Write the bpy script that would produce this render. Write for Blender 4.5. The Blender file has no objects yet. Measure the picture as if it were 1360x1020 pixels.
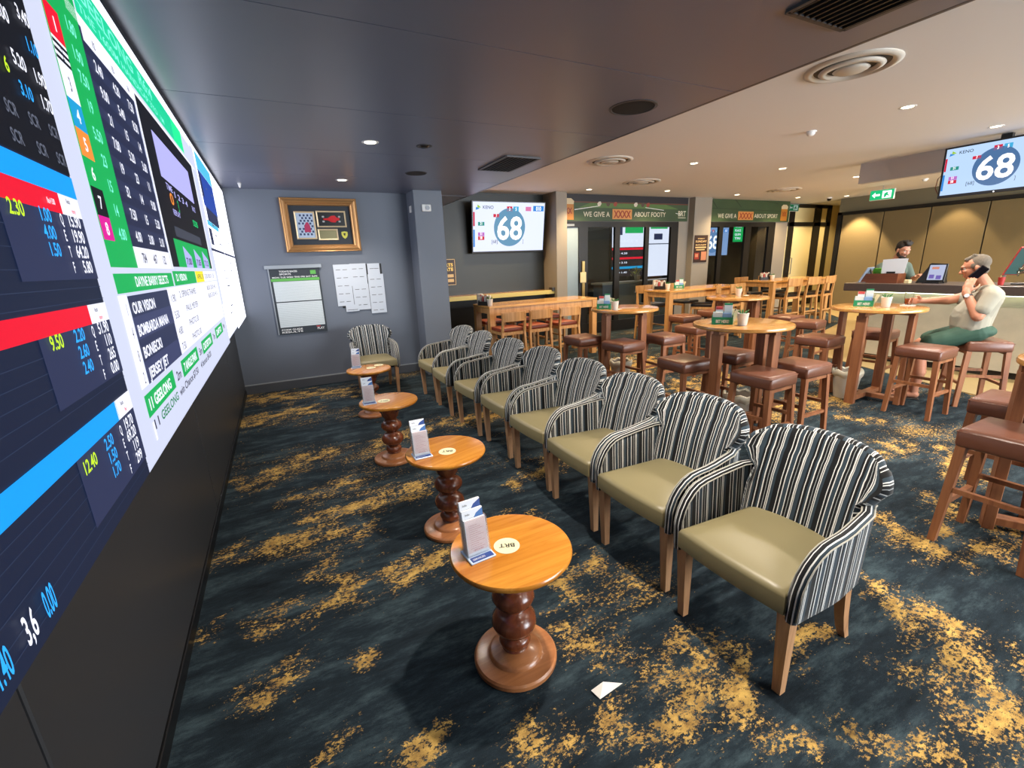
import bpy, bmesh, math, random
from mathutils import Vector, Matrix, noise
PI = math.pi
sc = bpy.context.scene
C = sc.collection
# ---------------------------------------------------------------- camera, world, exposure
cam = bpy.data.objects.new('camera', bpy.data.cameras.new('camera'))
C.objects.link(cam); sc.camera = cam
cam.data.sensor_width = 36.0
cam.data.lens = 600.475 / 1360 * 36
cam.data.clip_start = 0.05
Rr = [[0.889392, -0.455512, -0.038603], [0.15185, 0.214726, 0.964798], [0.431188, 0.863945, -0.260145]]
cam.matrix_world = Matrix(((Rr[0][0], Rr[1][0], -Rr[2][0], 0), (Rr[0][1], Rr[1][1], -Rr[2][1], 0),
                           (Rr[0][2], Rr[1][2], -Rr[2][2], 1.6), (0, 0, 0, 1)))
w = bpy.data.worlds.new('World'); sc.world = w; w.use_nodes = True
w.node_tree.nodes['Background'].inputs[0].default_value = (0.5, 0.55, 0.65, 1)
w.node_tree.nodes['Background'].inputs[1].default_value = 0.1
vs = sc.view_settings
vs.view_transform = 'Standard'; vs.look = 'None'; vs.gamma = 1; vs.use_curve_mapping = False
vs.exposure = 0.14
sc.cycles.max_bounces = 6; sc.cycles.diffuse_bounces = 4; sc.cycles.glossy_bounces = 3
sc.cycles.transmission_bounces = 6; sc.cycles.transparent_max_bounces = 10
sc.cycles.sample_clamp_indirect = 6.0
try: sc.cycles.use_denoising = True
except Exception: pass

WARM = (1.0, 0.74, 0.42); SOFT = (1.0, 0.90, 0.78)
def lamp(name, loc, watts, col, ang=110, blend=0.8, rad=0.05, parent=None):
    l = bpy.data.lights.new(name, 'SPOT'); l.energy = watts; l.color = col
    l.spot_size = math.radians(ang); l.spot_blend = blend; l.shadow_soft_size = rad
    o = bpy.data.objects.new(name, l); C.objects.link(o); o.location = loc
    if parent: o.parent = parent; o.location = Vector(loc) - parent.location
    return o

# ---------------------------------------------------------------- room lamps (downlights of both ceilings; added soft fill behind the camera)
L_SOFFIT = [(0.88, 4.23), (0.88, 6.03), (1.34, 1.35), (2.0, -1.2), (2.0, -3.4), (0.3, -2.4)]
for x_, y_ in L_SOFFIT: lamp('lamp', (x_, y_, 2.58), 260 if y_ == 1.35 else 105, SOFT, 125)
for x_ in (3.9, 5.6, 7.5, 9.75, 11.9):
    for y_ in (-3.6, -1.6, 0.4, 2.57, 5.1, 7.45):
        lamp('lamp', (x_, y_, 2.85), 210, WARM if y_ > 3 else SOFT, 130)
for x_, y_ in ((13.6, 7.8), (14.8, 7.8)): lamp('lamp', (x_, y_, 2.85), 110, WARM, 130)
for x_, y_ in ((6.0, 9.6), (9.0, 10.0), (13, 10)): lamp('lamp', (x_, y_, 2.8), 60, SOFT, 140)  # unseen lamps added to brighten the room beyond the glass
for y_, e_ in ((-0.6, 80), (1.5, 80), (3.2, 80), (4.9, 130), (6.85, 420)): lamp('lamp', (13.2, y_, 2.85), e_, WARM, 76, .3)
l = bpy.data.lights.new('ambient_fill', 'AREA'); l.energy = 1200; l.color = (.86, .93, 1); l.shape = 'RECTANGLE'; l.size = 9.5; l.size_y = 2.4  # added area light for soft ambient; no window is built there
o = bpy.data.objects.new('ambient_fill', l); C.objects.link(o); o.location = (8.6, -4.85, 1.55); o.rotation_euler = (PI / 2, 0, 0)
# ---------------------------------------------------------------- materials
def s2l(c):
    return tuple((x / 12.92 if x <= 0.04045 else ((x + 0.055) / 1.055) ** 2.4) for x in c)
def rgb(h):
    return s2l((int(h[0:2], 16) / 255, int(h[2:4], 16) / 255, int(h[4:6], 16) / 255)) + (1,)
MC = {}
def mat(name, col='808080', rough=0.5, metal=0.0, spec=0.5, coat=0.0, trans=0.0, bump=0, bscale=60, var=0, alpha=1, ior=None):
    if name in MC: return MC[name]
    m = bpy.data.materials.new(name); m.use_nodes = True; MC[name] = m
    nt = m.node_tree; b = nt.nodes['Principled BSDF']
    c = rgb(col) if isinstance(col, str) else col
    b.inputs['Base Color'].default_value = c
    b.inputs['Roughness'].default_value = rough; b.inputs['Metallic'].default_value = metal
    b.inputs['Specular IOR Level'].default_value = spec; b.inputs['Coat Weight'].default_value = coat
    b.inputs['Coat Roughness'].default_value = 0.1
    b.inputs['Transmission Weight'].default_value = trans; b.inputs['Alpha'].default_value = alpha
    if ior: b.inputs['IOR'].default_value = ior
    if bump or var:
        tc = nt.nodes.new('ShaderNodeTexCoord'); n = nt.nodes.new('ShaderNodeTexNoise')
        n.inputs['Scale'].default_value = bscale; n.inputs['Detail'].default_value = 4
        nt.links.new(tc.outputs['Object'], n.inputs['Vector'])
        if bump:
            bp = nt.nodes.new('ShaderNodeBump'); bp.inputs['Strength'].default_value = bump; bp.inputs['Distance'].default_value = 0.004
            nt.links.new(n.outputs[0], bp.inputs['Height']); nt.links.new(bp.outputs[0], b.inputs['Normal'])
        if var:
            mx = nt.nodes.new('ShaderNodeMix'); mx.data_type = 'RGBA'
            mx.inputs[6].default_value = tuple(x * (1 - var) for x in c[:3]) + (1,)
            mx.inputs[7].default_value = tuple(min(1, x * (1 + var)) for x in c[:3]) + (1,)
            nt.links.new(n.outputs[0], mx.inputs[0]); nt.links.new(mx.outputs[2], b.inputs['Base Color'])
    return m
def emis(name, col, st=1.0, sample=False):
    if name in MC: return MC[name]
    m = bpy.data.materials.new(name); m.use_nodes = True; MC[name] = m
    b = m.node_tree.nodes['Principled BSDF']
    c = rgb(col)
    b.inputs['Base Color'].default_value = (0.01, 0.01, 0.012, 1); b.inputs['Roughness'].default_value = 0.5
    b.inputs['Specular IOR Level'].default_value = 0.1
    b.inputs['Emission Color'].default_value = c; b.inputs['Emission Strength'].default_value = st
    if not sample: m.cycles.emission_sampling = 'NONE'
    return m
def wood(name, c1, c2, rough=0.35, axis='X', scale=1.0, coat=0.0):
    if name in MC: return MC[name]
    m = bpy.data.materials.new(name); m.use_nodes = True; MC[name] = m
    nt = m.node_tree; b = nt.nodes['Principled BSDF']
    b.inputs['Roughness'].default_value = rough; b.inputs['Coat Weight'].default_value = coat
    b.inputs['Coat Roughness'].default_value = 0.15
    tc = nt.nodes.new('ShaderNodeTexCoord'); mp = nt.nodes.new('ShaderNodeMapping')
    s = {'X': (1.5, 22, 22), 'Y': (22, 1.5, 22), 'Z': (22, 22, 1.5)}[axis]
    mp.inputs['Scale'].default_value = tuple(q * scale for q in s)
    n = nt.nodes.new('ShaderNodeTexNoise'); n.inputs['Scale'].default_value = 1.0; n.inputs['Detail'].default_value = 6
    n.inputs['Roughness'].default_value = 0.65; n.inputs['Distortion'].default_value = 0.6
    r = nt.nodes.new('ShaderNodeValToRGB'); r.color_ramp.elements[0].position = 0.32; r.color_ramp.elements[1].position = 0.68
    r.color_ramp.elements[0].color = rgb(c1); r.color_ramp.elements[1].color = rgb(c2)
    L = nt.links.new
    L(tc.outputs['Object'], mp.inputs[0]); L(mp.outputs[0], n.inputs['Vector']); L(n.outputs[0], r.inputs[0]); L(r.outputs[0], b.inputs['Base Color'])
    bp = nt.nodes.new('ShaderNodeBump'); bp.inputs['Strength'].default_value = 0.08; L(n.outputs[0], bp.inputs['Height']); L(bp.outputs[0], b.inputs['Normal'])
    return m
def stripes(name='striped_fabric'):
    if name in MC: return MC[name]
    m = bpy.data.materials.new(name); m.use_nodes = True; MC[name] = m
    nt = m.node_tree; b = nt.nodes['Principled BSDF']; L = nt.links.new
    b.inputs['Roughness'].default_value = 0.75; b.inputs['Specular IOR Level'].default_value = 0.25
    b.inputs['Sheen Weight'].default_value = 0.15
    uv = nt.nodes.new('ShaderNodeUVMap'); uv.uv_map = 'UVMap'
    sx = nt.nodes.new('ShaderNodeSeparateXYZ'); L(uv.outputs[0], sx.inputs[0])
    wob = nt.nodes.new('ShaderNodeTexNoise'); wob.inputs['Scale'].default_value = 12; L(uv.outputs[0], wob.inputs['Vector'])
    m1 = nt.nodes.new('ShaderNodeMath'); m1.operation = 'MULTIPLY'; m1.inputs[1].default_value = 0.0025; L(wob.outputs[0], m1.inputs[0])
    ad = nt.nodes.new('ShaderNodeMath'); L(sx.outputs[0], ad.inputs[0]); L(m1.outputs[0], ad.inputs[1])
    mu = nt.nodes.new('ShaderNodeMath'); mu.operation = 'MULTIPLY'; mu.inputs[1].default_value = 1 / 0.19; L(ad.outputs[0], mu.inputs[0])
    fr = nt.nodes.new('ShaderNodeMath'); fr.operation = 'FRACT'; L(mu.outputs[0], fr.inputs[0])
    cr = nt.nodes.new('ShaderNodeValToRGB'); L(fr.outputs[0], cr.inputs[0]); cr.color_ramp.interpolation = 'CONSTANT'
    K, W, T, G = '0b0d10', 'dededa', '2f3e49', 'a0a4a4'
    seq = [(0, K), (.075, W), (.095, K), (.15, W), (.175, T), (.26, W), (.28, K), (.335, G), (.35, K), (.40, W), (.43, K), (.445, W), (.46, T),
           (.55, K), (.59, W), (.612, K), (.665, T), (.71, W), (.735, K), (.79, G), (.805, K), (.85, W), (.868, K), (.884, W), (.905, T), (.965, K)]
    e = cr.color_ramp.elements
    e[0].position = 0; e[0].color = rgb(seq[0][1]); e[1].position = seq[1][0]; e[1].color = rgb(seq[1][1])
    for p_, c_ in seq[2:]:
        q = e.new(p_); q.color = rgb(c_)
    L(cr.outputs[0], b.inputs['Base Color'])
    return m

# ---------------------------------------------------------------- mesh helpers
def to_mesh(name, bm):
    me = bpy.data.meshes.new(name); bmesh.ops.recalc_face_normals(bm, faces=bm.faces[:]) if False else None
    bm.to_mesh(me); bm.free(); return me
def obj(name, bm, m, parent=None, smooth=False, loc=None, rot=None, auto=None):
    me = bm if isinstance(bm, bpy.types.Mesh) else to_mesh(name, bm)
    if m is not None:
        me.materials.clear()
        for q in (m if isinstance(m, (list, tuple)) else [m]): me.materials.append(q)
    if smooth:
        for p in me.polygons: p.use_smooth = True
        if auto is not None: me.set_sharp_from_angle(angle=math.radians(auto))
    o = bpy.data.objects.new(name, me); C.objects.link(o)
    if parent: o.parent = parent
    if loc is not None: o.location = loc
    if rot is not None: o.rotation_euler = rot
    return o
def tag(o, label, cat, group=None):
    o['label'] = label; o['category'] = cat
    if group: o['group'] = group
    return o
def thing(name, label, cat, loc=(0, 0, 0), rotz=0, group=None):
    o = bpy.data.objects.new(name, None); C.objects.link(o); o.empty_display_size = 0.1
    o.location = loc; o.rotation_euler = (0, 0, rotz)
    return tag(o, label, cat, group)
def struct(name, bm, m, parent=None, **k):
    o = obj(name, bm, m, parent, **k)
    if not parent: o['kind'] = 'structure'
    return o
def dup(root, loc, rotz=0, label=None, group=None):
    r = root.copy(); C.objects.link(r); r.location = loc; r.rotation_euler = (0, 0, rotz)
    if label: r['label'] = label
    if group: r['group'] = group
    for ch in list(root.children):
        c = ch.copy(); C.objects.link(c); c.parent = r
        for g in ch.children:
            d = g.copy(); C.objects.link(d); d.parent = c
    return r
def bx(bm, x0, y0, z0, x1, y1, z1, bev=0.0, seg=1, M=None):
    r = bmesh.ops.create_cube(bm, size=1)
    vs_ = r['verts']
    mt = Matrix.Translation(((x0 + x1) / 2, (y0 + y1) / 2, (z0 + z1) / 2)) @ Matrix.Diagonal((abs(x1 - x0), abs(y1 - y0), abs(z1 - z0), 1))
    if M is not None: mt = M @ mt
    bmesh.ops.transform(bm, matrix=mt, verts=vs_)
    if bev:
        ed = list({e for v in vs_ for e in v.link_edges})
        bmesh.ops.bevel(bm, geom=ed, offset=bev, segments=seg, affect='EDGES', profile=0.5)
    return bm
def box(x0, y0, z0, x1, y1, z1, bev=0.0, seg=1, M=None):
    return bx(bmesh.new(), x0, y0, z0, x1, y1, z1, bev, seg, M)
def beam(bm, a, b, wa, wb=None, up=(0, 0, 1), ratio=1.0):
    """square bar from a to b tapering from side wa to wb"""
    wb = wb or wa; a = Vector(a); b = Vector(b); d = (b - a).normalized()
    u = Vector(up)
    if abs(d.dot(u)) > 0.95: u = Vector((1, 0, 0))
    s = d.cross(u).normalized(); t = s.cross(d).normalized()
    vv = []
    for p, w_ in ((a, wa), (b, wb)):
        for i, j in ((-1, -1), (1, -1), (1, 1), (-1, 1)):
            vv.append(bm.verts.new(p + s * (i * w_ / 2 * ratio) + t * (j * w_ / 2)))
    for f in ((3, 2, 1, 0), (4, 5, 6, 7), (0, 1, 5, 4), (1, 2, 6, 5), (2, 3, 7, 6), (3, 0, 4, 7)):
        bm.faces.new([vv[i] for i in f])
    return bm
def vleg(bm, a, b, wa, wb, da=None, db=None):
    """leg between two points with horizontal rectangular sections"""
    da = da or wa; db = db or wb
    vv = []
    for p, w_, d_ in ((a, wa, da), (b, wb, db)):
        for i, j in ((-1, -1), (1, -1), (1, 1), (-1, 1)):
            vv.append(bm.verts.new((p[0] + i * w_ / 2, p[1] + j * d_ / 2, p[2])))
    F_ = ((3, 2, 1, 0), (4, 5, 6, 7), (0, 1, 5, 4), (1, 2, 6, 5), (2, 3, 7, 6), (3, 0, 4, 7))
    if a[2] > b[2]: F_ = [tuple(reversed(f)) for f in F_]
    for f in F_: bm.faces.new([vv[i] for i in f])
    return bm
def lathe(bm, prof, n=24, c=(0, 0, 0), sx=1, sy=1, M=None):
    rings = []
    T = M or Matrix.Identity(4)
    for r, z in prof:
        if r < 1e-5: rings.append([bm.verts.new(T @ Vector((c[0], c[1], c[2] + z)))])
        else: rings.append([bm.verts.new(T @ Vector((c[0] + r * sx * math.cos(2 * PI * i / n), c[1] + r * sy * math.sin(2 * PI * i / n), c[2] + z))) for i in range(n)])
    for a, b in zip(rings, rings[1:]):
        for i in range(n):
            j = (i + 1) % n
            if len(a) == 1 and len(b) == 1: continue
            if len(a) == 1: bm.faces.new((a[0], b[j], b[i]))
            elif len(b) == 1: bm.faces.new((a[i], a[j], b[0]))
            else: bm.faces.new((a[i], a[j], b[j], b[i]))
    return bm
def tube(bm, pts, r, n=8, r2=None, cap=True):
    pts = [Vector(p) for p in pts]; rings = []
    up = Vector((0, 0, 1))
    for i, p in enumerate(pts):
        d = (pts[min(i + 1, len(pts) - 1)] - pts[max(i - 1, 0)]).normalized()
        u = up if abs(d.dot(up)) < 0.95 else Vector((1, 0, 0))
        s = d.cross(u).normalized(); t = s.cross(d).normalized()
        rr = r if r2 is None else r + (r2 - r) * i / (len(pts) - 1)
        rings.append([bm.verts.new(p + (s * math.cos(2 * PI * k / n) + t * math.sin(2 * PI * k / n)) * rr) for k in range(n)])
    for a, b in zip(rings, rings[1:]):
        for i in range(n): bm.faces.new((a[i], a[(i + 1) % n], b[(i + 1) % n], b[i]))
    if cap: bm.faces.new(list(reversed(rings[0]))); bm.faces.new(rings[-1])
    return bm
def prism(bm, pts, h, M=None):
    """polygon (x,y) extruded 0..h along z then transformed"""
    T = M or Matrix.Identity(4)
    a = [bm.verts.new(T @ Vector((x, y, 0))) for x, y in pts]; b = [bm.verts.new(T @ Vector((x, y, h))) for x, y in pts]
    bm.faces.new(list(reversed(a))); bm.faces.new(b)
    n = len(pts)
    for i in range(n): bm.faces.new((a[i], a[(i + 1) % n], b[(i + 1) % n], b[i]))
    return bm
# frames for flat print: u = right, v = up, n = out of the surface
def frame(o, u, v):
    u = Vector(u).normalized(); v = Vector(v).normalized(); n = u.cross(v)
    return Matrix(((u.x, v.x, n.x, o[0]), (u.y, v.y, n.y, o[1]), (u.z, v.z, n.z, o[2]), (0, 0, 0, 1)))
def wallL(x): return frame((x, 0, 0), (0, 1, 0), (0, 0, 1))      # coordinates (Y, z), faces +X
def wallB(y): return frame((0, y, 0), (1, 0, 0), (0, 0, 1))      # coordinates (X, z), faces -Y
def quads(name, rects, m, F, lay, parent):
    bm = bmesh.new()
    for r in rects:
        if len(r) == 4: p = ((r[0], r[1]), (r[2], r[1]), (r[2], r[3]), (r[0], r[3]))
        else: p = [(r[i], r[i + 1]) for i in range(0, len(r), 2)]
        vv = [bm.verts.new(F @ Vector((x, y, lay))) for x, y in p]
        f = bm.faces.new(vv); f.normal_update()
        if f.normal.dot(F.col[2].xyz) < 0: f.normal_flip()
    return obj(name, bm, m, parent)
def text(name, items, m, F, lay, parent, bold=0.0, cx=None):
    """items: (string, u0, v0, cap height, width or None, align, turn) -> one mesh of flat lettering"""
    bm = bmesh.new()
    for it in items:
        s, u0, v0, h = it[:4]; wd = it[4] if len(it) > 4 else None; al = it[5] if len(it) > 5 else 'L'; turn = it[6] if len(it) > 6 else 0
        cu = bpy.data.curves.new('t', 'FONT'); cu.body = s; cu.size = 1; cu.resolution_u = 3; cu.offset = bold
        to = bpy.data.objects.new('t', cu); C.objects.link(to)
        bpy.context.view_layer.update()
        me = bpy.data.meshes.new_from_object(to.evaluated_get(bpy.context.evaluated_depsgraph_get()))
        bpy.data.objects.remove(to); bpy.data.curves.remove(cu)
        if not me.vertices: continue
        xs = [v.co.x for v in me.vertices]; x0, x1 = min(xs), max(xs)
        sy = h / 0.70; sxx = (wd / (x1 - x0)) if wd else sy * (cx or 0.75)
        W = (x1 - x0) * sxx
        off = {'L': 0, 'C': -W / 2, 'R': -W}[al]
        T = F @ Matrix.Translation((u0, v0, lay)) @ Matrix.Rotation(turn, 4, 'Z') @ Matrix.Translation((off - x0 * sxx, 0, 0)) @ Matrix.Diagonal((sxx, sy, 1, 1))
        me.transform(T); bm.from_mesh(me); bpy.data.meshes.remove(me)
    return obj(name, bm, m, parent)
# ================================================================ STRUCTURE
CL, CH = 2.61, 2.88
wall_grey = mat('wall_grey', '676e7a', 0.55, bump=0.05, bscale=300)
wall_black = mat('wall_black_panel', '222224', 0.5)
# carpet: charcoal-teal pile with gold flecks gathered in drifts
def carpet_mesh():
    x0, x1, y0, y1, st = -0.58, 13.62, -5.0, 8.12, 0.05
    nx, ny = int((x1 - x0) / st) + 1, int((y1 - y0) / st) + 1
    vs_, vals = [], []
    for j in range(ny + 1):
        for i in range(nx + 1):
            x = x0 + (x1 - x0) * i / nx; y = y0 + (y1 - y0) * j / ny
            n = noise.noise((x * 1.1, y * 2.0, 3.1)) + 0.5 * noise.noise((x * 2.7, y * 3.9, 7.7))
            g = 0.30 + 0.52 * n
            if x > 2.6: g += 0.10
            px, py = x + 0.07 * noise.noise((x * 3, y * 3, 0)), y + 0.07 * noise.noise((x * 3, y * 3, 9))
            nn_ = noise.noise((x * 6.5, y * 11, 21)) + .6 * noise.noise((x * 15, y * 22, 5))
            for ax, ay, bx_, by, r in SEG:
                if abs(x - (ax + bx_) / 2) > 2 or abs(y - (ay + by) / 2) > 2: continue
                dx, dy = bx_ - ax, by - ay; L2 = dx * dx + dy * dy
                t = max(0, min(1, ((px - ax) * dx + (py - ay) * dy) / L2)) if L2 else 0
                d = math.hypot(px - ax - t * dx, py - ay - t * dy)
                g = max(g, (0.84 + .55 * nn_) * math.exp(-(d / (r * 2.0)) ** 1.5))
            if -0.58 < x < 2.7 and y < 3 and g < 0.5: g *= 0.86
            vs_.append((x, y, 0)); vals.append(max(0, min(1, g)))
    fs = [(j * (nx + 1) + i, j * (nx + 1) + i + 1, (j + 1) * (nx + 1) + i + 1, (j + 1) * (nx + 1) + i) for j in range(ny) for i in range(nx)]
    me = bpy.data.meshes.new('floor'); me.from_pydata(vs_, [], fs)
    at = me.attributes.new('gold', 'FLOAT', 'POINT'); at.data.foreach_set('value', vals)
    return me
SEG = [(-0.58, 2.83, -0.41, 2.86, 0.1), (-0.34, 2.81, 0.25, 2.69, 0.13), (-0.24, 2.15, -0.07, 2.11, 0.1), (0.13, 2.19, 0.66, 2.17, 0.14), (-0.31, 1.72, -0.18, 1.79, 0.08), (-0.1, 1.34, -0.07, 1.38, 0.06), (0.13, 1.22, 0.26, 1.25, 0.07), (1.04, 0.92, 1.32, 1.03, 0.13), (1.24, 0.84, 1.44, 1.0, 0.12), (0.93, 1.43, 1.05, 1.09, 0.1), (0.51, 1.03, 0.63, 1.0, 0.08), (2.25, 0.5, 2.04, 0.3, 0.16), (2.37, 0.89, 2.3, 0.71, 0.09), (2.41, 0.75, 2.39, 0.51, 0.1), (1.53, 0.58, 1.53, 0.45, 0.07), (1.25, 0.67, 1.36, 0.63, 0.06), (3.05, 1.14, 2.91, 0.85, 0.12), (3.26, 0.97, 3.18, 0.69, 0.08), (4.14, 1.7, 4.48, 1.67, 0.15), (4.59, 1.42, 4.1, 1.12, 0.12), (4.75, 2.28, 4.87, 2.08, 0.12), (3.6, 1.17, 3.5, 1.02, 0.1), (0.05, 3.02, 0.75, 3.09, 0.16), (-0.5, 5.59, 0.04, 5.7, 0.25), (-0.38, 3.85, 0.16, 4.2, 0.18), (0.31, 3.43, -0.07, 3.39, 0.12), (-0.46, 6.6, 0.54, 6.33, 0.3), (1.43, 4.33, 2.28, 4.21, 0.2), (1.41, 2.76, 2.06, 3.01, 0.12), (1.17, 1.71, 1.38, 1.73, 0.1), (0.92, 2.35, 1.21, 2.28, 0.12), (1.05, 1.65, 1.04, 1.53, 0.08), (0.61, 4.12, 1.09, 4.28, 0.15), (2.82, 2.72, 3.23, 2.67, 0.2), (4.62, 2.8, 5.25, 2.7, 0.3), (4.16, 3.82, 5.18, 4.0, 0.4), (3.11, 4.55, 5.05, 5.28, 0.5), (1.92, 0.57, 1.93, 0.36, 0.1), (1.65, 0.84, 1.87, 0.85, 0.07), (6.82, 1.97, 7.88, 2.05, 0.3), (3.03, 1.77, 3.72, 1.96, 0.15), (3.55, 0.8, 3.44, 0.69, 0.1), (1.68, 0.39, 1.77, 0.31, 0.08), (0.8, 0.99, 0.87, 0.83, 0.07), (0.08, 1.68, 0.14, 1.69, 0.05), (-0.54, 2.16, -0.49, 2.23, 0.05), (-0.04, 2.41, 0.04, 2.47, 0.08)]
def carpet_mat():
    m = bpy.data.materials.new('carpet'); m.use_nodes = True; nt = m.node_tree; L = nt.links.new; N = nt.nodes.new
    b = nt.nodes['Principled BSDF']; b.inputs['Roughness'].default_value = 0.95; b.inputs['Specular IOR Level'].default_value = 0.1
    at = N('ShaderNodeAttribute'); at.attribute_name = 'gold'
    tc = N('ShaderNodeTexCoord'); mp = N('ShaderNodeMapping'); mp.inputs['Scale'].default_value = (1, 1.5, 1); L(tc.outputs['Object'], mp.inputs[0])
    def nz(scale, det, rough=0.6, src=mp, dist=0):
        n = N('ShaderNodeTexNoise'); n.inputs['Scale'].default_value = scale; n.inputs['Detail'].default_value = det; n.inputs['Roughness'].default_value = rough
        n.inputs['Distortion'].default_value = dist; L(src.outputs[0], n.inputs['Vector']); return n
    def mth(op, a, b_, clamp=False):
        q = N('ShaderNodeMath'); q.operation = op; q.use_clamp = clamp
        for k, v in enumerate((a, b_)):
            if hasattr(v, 'links'): L(v, q.inputs[k])
            else: q.inputs[k].default_value = v
        return q.outputs[0]
    n1 = nz(42, 8, 0.78, dist=0.15); n2 = nz(11, 6, .7)
    s = mth('ADD', mth('MULTIPLY', n1.outputs[0], 0.75), mth('MULTIPLY', n2.outputs[0], 0.25))
    # threshold: flecks appear where the fine noise exceeds 1 - gold
    th = mth('SUBTRACT', 0.70, mth('MULTIPLY', at.outputs['Fac'], 0.265))
    k = mth('MULTIPLY', mth('SUBTRACT', s, th), 26.0, True)
    base = N('ShaderNodeValToRGB'); e = base.color_ramp.elements; mp3 = N('ShaderNodeMapping'); mp3.inputs['Scale'].default_value = (.5, 1.6, 1); L(tc.outputs['Object'], mp3.inputs[0]); n3 = nz(4.5, 9, .78, mp3); L(n3.outputs[0], base.inputs[0])
    e[0].position = 0.3; e[0].color = rgb('12161a'); e[1].position = 0.7; e[1].color = rgb('46565c'); q = e.new(0.5); q.color = rgb('232d34')
    gold = N('ShaderNodeValToRGB'); e = gold.color_ramp.elements; n4 = nz(14, 3); L(n4.outputs[0], gold.inputs[0])
    e[0].position = 0.35; e[0].color = rgb('8f7040'); e[1].position = 0.65; e[1].color = rgb('cda75c')
    sp = nz(420, 2); mix0 = N('ShaderNodeMix'); mix0.data_type = 'RGBA'; mix0.blend_type = 'OVERLAY'; mix0.inputs[0].default_value = 0.75
    mx = N('ShaderNodeMix'); mx.data_type = 'RGBA'; L(k, mx.inputs[0]); L(base.outputs[0], mx.inputs[6]); L(gold.outputs[0], mx.inputs[7])
    L(mx.outputs[2], mix0.inputs[6]); L(sp.outputs[0], mix0.inputs[7]); L(mix0.outputs[2], b.inputs['Base Color'])
    bp = N('ShaderNodeBump'); bp.inputs['Strength'].default_value = 0.55; bp.inputs['Distance'].default_value = 0.006; L(sp.outputs[0], bp.inputs['Height']); L(bp.outputs[0], b.inputs['Normal'])
    return m
floor = obj('floor', carpet_mesh(), carpet_mat()); floor['kind'] = 'structure'
tile = prism(bmesh.new(), [(7.66, -5), (13.6, -5), (13.6, 7.7), (11.6, 5.85), (8.5, 4.9), (7.5, 4.2), (6.95, 2.9), (6.6, 1.9), (6.55, -5)], 0.006, Matrix.Translation((0, 0, 0.001)))
struct('floor_tiles', tile, mat('beige_tile', '94815a', 0.35, var=0.12, bscale=3))
black_trim = mat('black_trim', '0d0d0e', 0.4)
# left wall below and behind the video wall, in panels
wl = struct('wall_left', box(-0.75, -5, 0, -0.60, 7.0, CH + .1), wall_black)
yy = [-5, -2.75, -0.7, 1.10, 3.37, 5.60, 6.93]
for a, b_ in zip(yy, yy[1:]):
    struct('panel', box(-0.60, a + 0.005, 0.07, -0.58, b_ - 0.005, 1.0, 0.004), mat('wall_panel_charcoal', '2e2e30', 0.42, bump=0.04, bscale=8), wl)
struct('baseboard_left', box(-0.60, -5, 0, -0.572, 6.93, 0.068, 0.003), black_trim)
# back wall, grey part, with the column
wb = struct('wall_back', box(-0.75, 6.9, 0, 2.40, 7.05, CH), wall_grey)
struct('trim_1', box(-0.6, 6.893, 0.12, 1.86, 6.901, 0.132), mat('pale_line', '9aa0a4', 0.4))
struct('baseboard_back', box(-0.6, 6.885, 0, 1.86, 6.902, 0.118, 0.003), mat('grey_skirting', '4b4e54', 0.5))
struct('wall_column', box(1.86, 6.53, 0, 2.27, 6.9, CL, 0.004), wall_grey)
struct('baseboard_column', box(1.845, 6.515, 0, 2.285, 6.54, 0.118, 0.003), mat('grey_skirting', '4b4e54', 0.5))
# recess with the dark green wall
green = mat('wall_dark_green', '1b1f1b', 0.45, bump=0.05, bscale=12)
struct('wall_green', box(2.27, 8.40, 0, 5.1, 8.55, CH), green)
struct('wall_recess', box(2.12, 7.05, 0, 2.28, 8.55, CH), green)
putty = mat('wall_putty', '8c8478', 0.6, bump=0.03, bscale=200)
struct('wall_column_2', box(5.05, 7.90, 0, 5.30, 8.42, CH, 0.004), putty)
struct('wall_column_3', box(8.86, 7.95, 0, 9.42, 8.3, CH, 0.004), putty)
struct('wall_column_4', box(12.06, 8.14, 0, 12.62, 8.6, CH), putty)
struct('wall_column_5', box(8.53, 8.12, 0, 8.88, 8.3, CH), putty)
struct('wall_lintel', box(5.3, 8.14, 2.35, 8.87, 8.28, CH), putty)
struct('wall_lintel_2', box(9.42, 8.14, 2.35, 12.06, 8.28, CH), putty)
# ceilings: dark soffit in panels over the video wall, pale plaster beyond
soff = mat('soffit_dark', '62667a', 0.36, spec=1.0, coat=0.45, bump=0.02, bscale=5); soff.node_tree.nodes['Principled BSDF'].inputs['Coat Roughness'].default_value = .4
cl = struct('ceiling_soffit', box(-0.75, -5, CL + 0.02, 2.85, 7.0, CL + 0.06), mat('joint_black', '080808', 0.8))
sy = [-5, -1.2, -0.02, 1.13, 2.285, 3.44, 4.61, 5.79, 6.96]
for a, b_ in zip(sy, sy[1:]):
    struct('panel', box(-0.74, a + 0.003, CL, 2.85, b_ - 0.003, CL + 0.02), soff, cl)
struct('trim_2', box(2.835, -5, CL - 0.001, 2.86, 8.4, CH), mat('soffit_edge', '4a4548', 0.35))
struct('ceiling_recess', box(2.27, 7.0, CL, 2.85, 8.4, CL + 0.05), soff)
plaster = mat('ceiling_plaster', 'e0ddda', 0.7, bump=0.02, bscale=30)
struct('ceiling', box(2.2, -5, CH, 14.0, 8.8, CH + 0.1), plaster)
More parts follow.
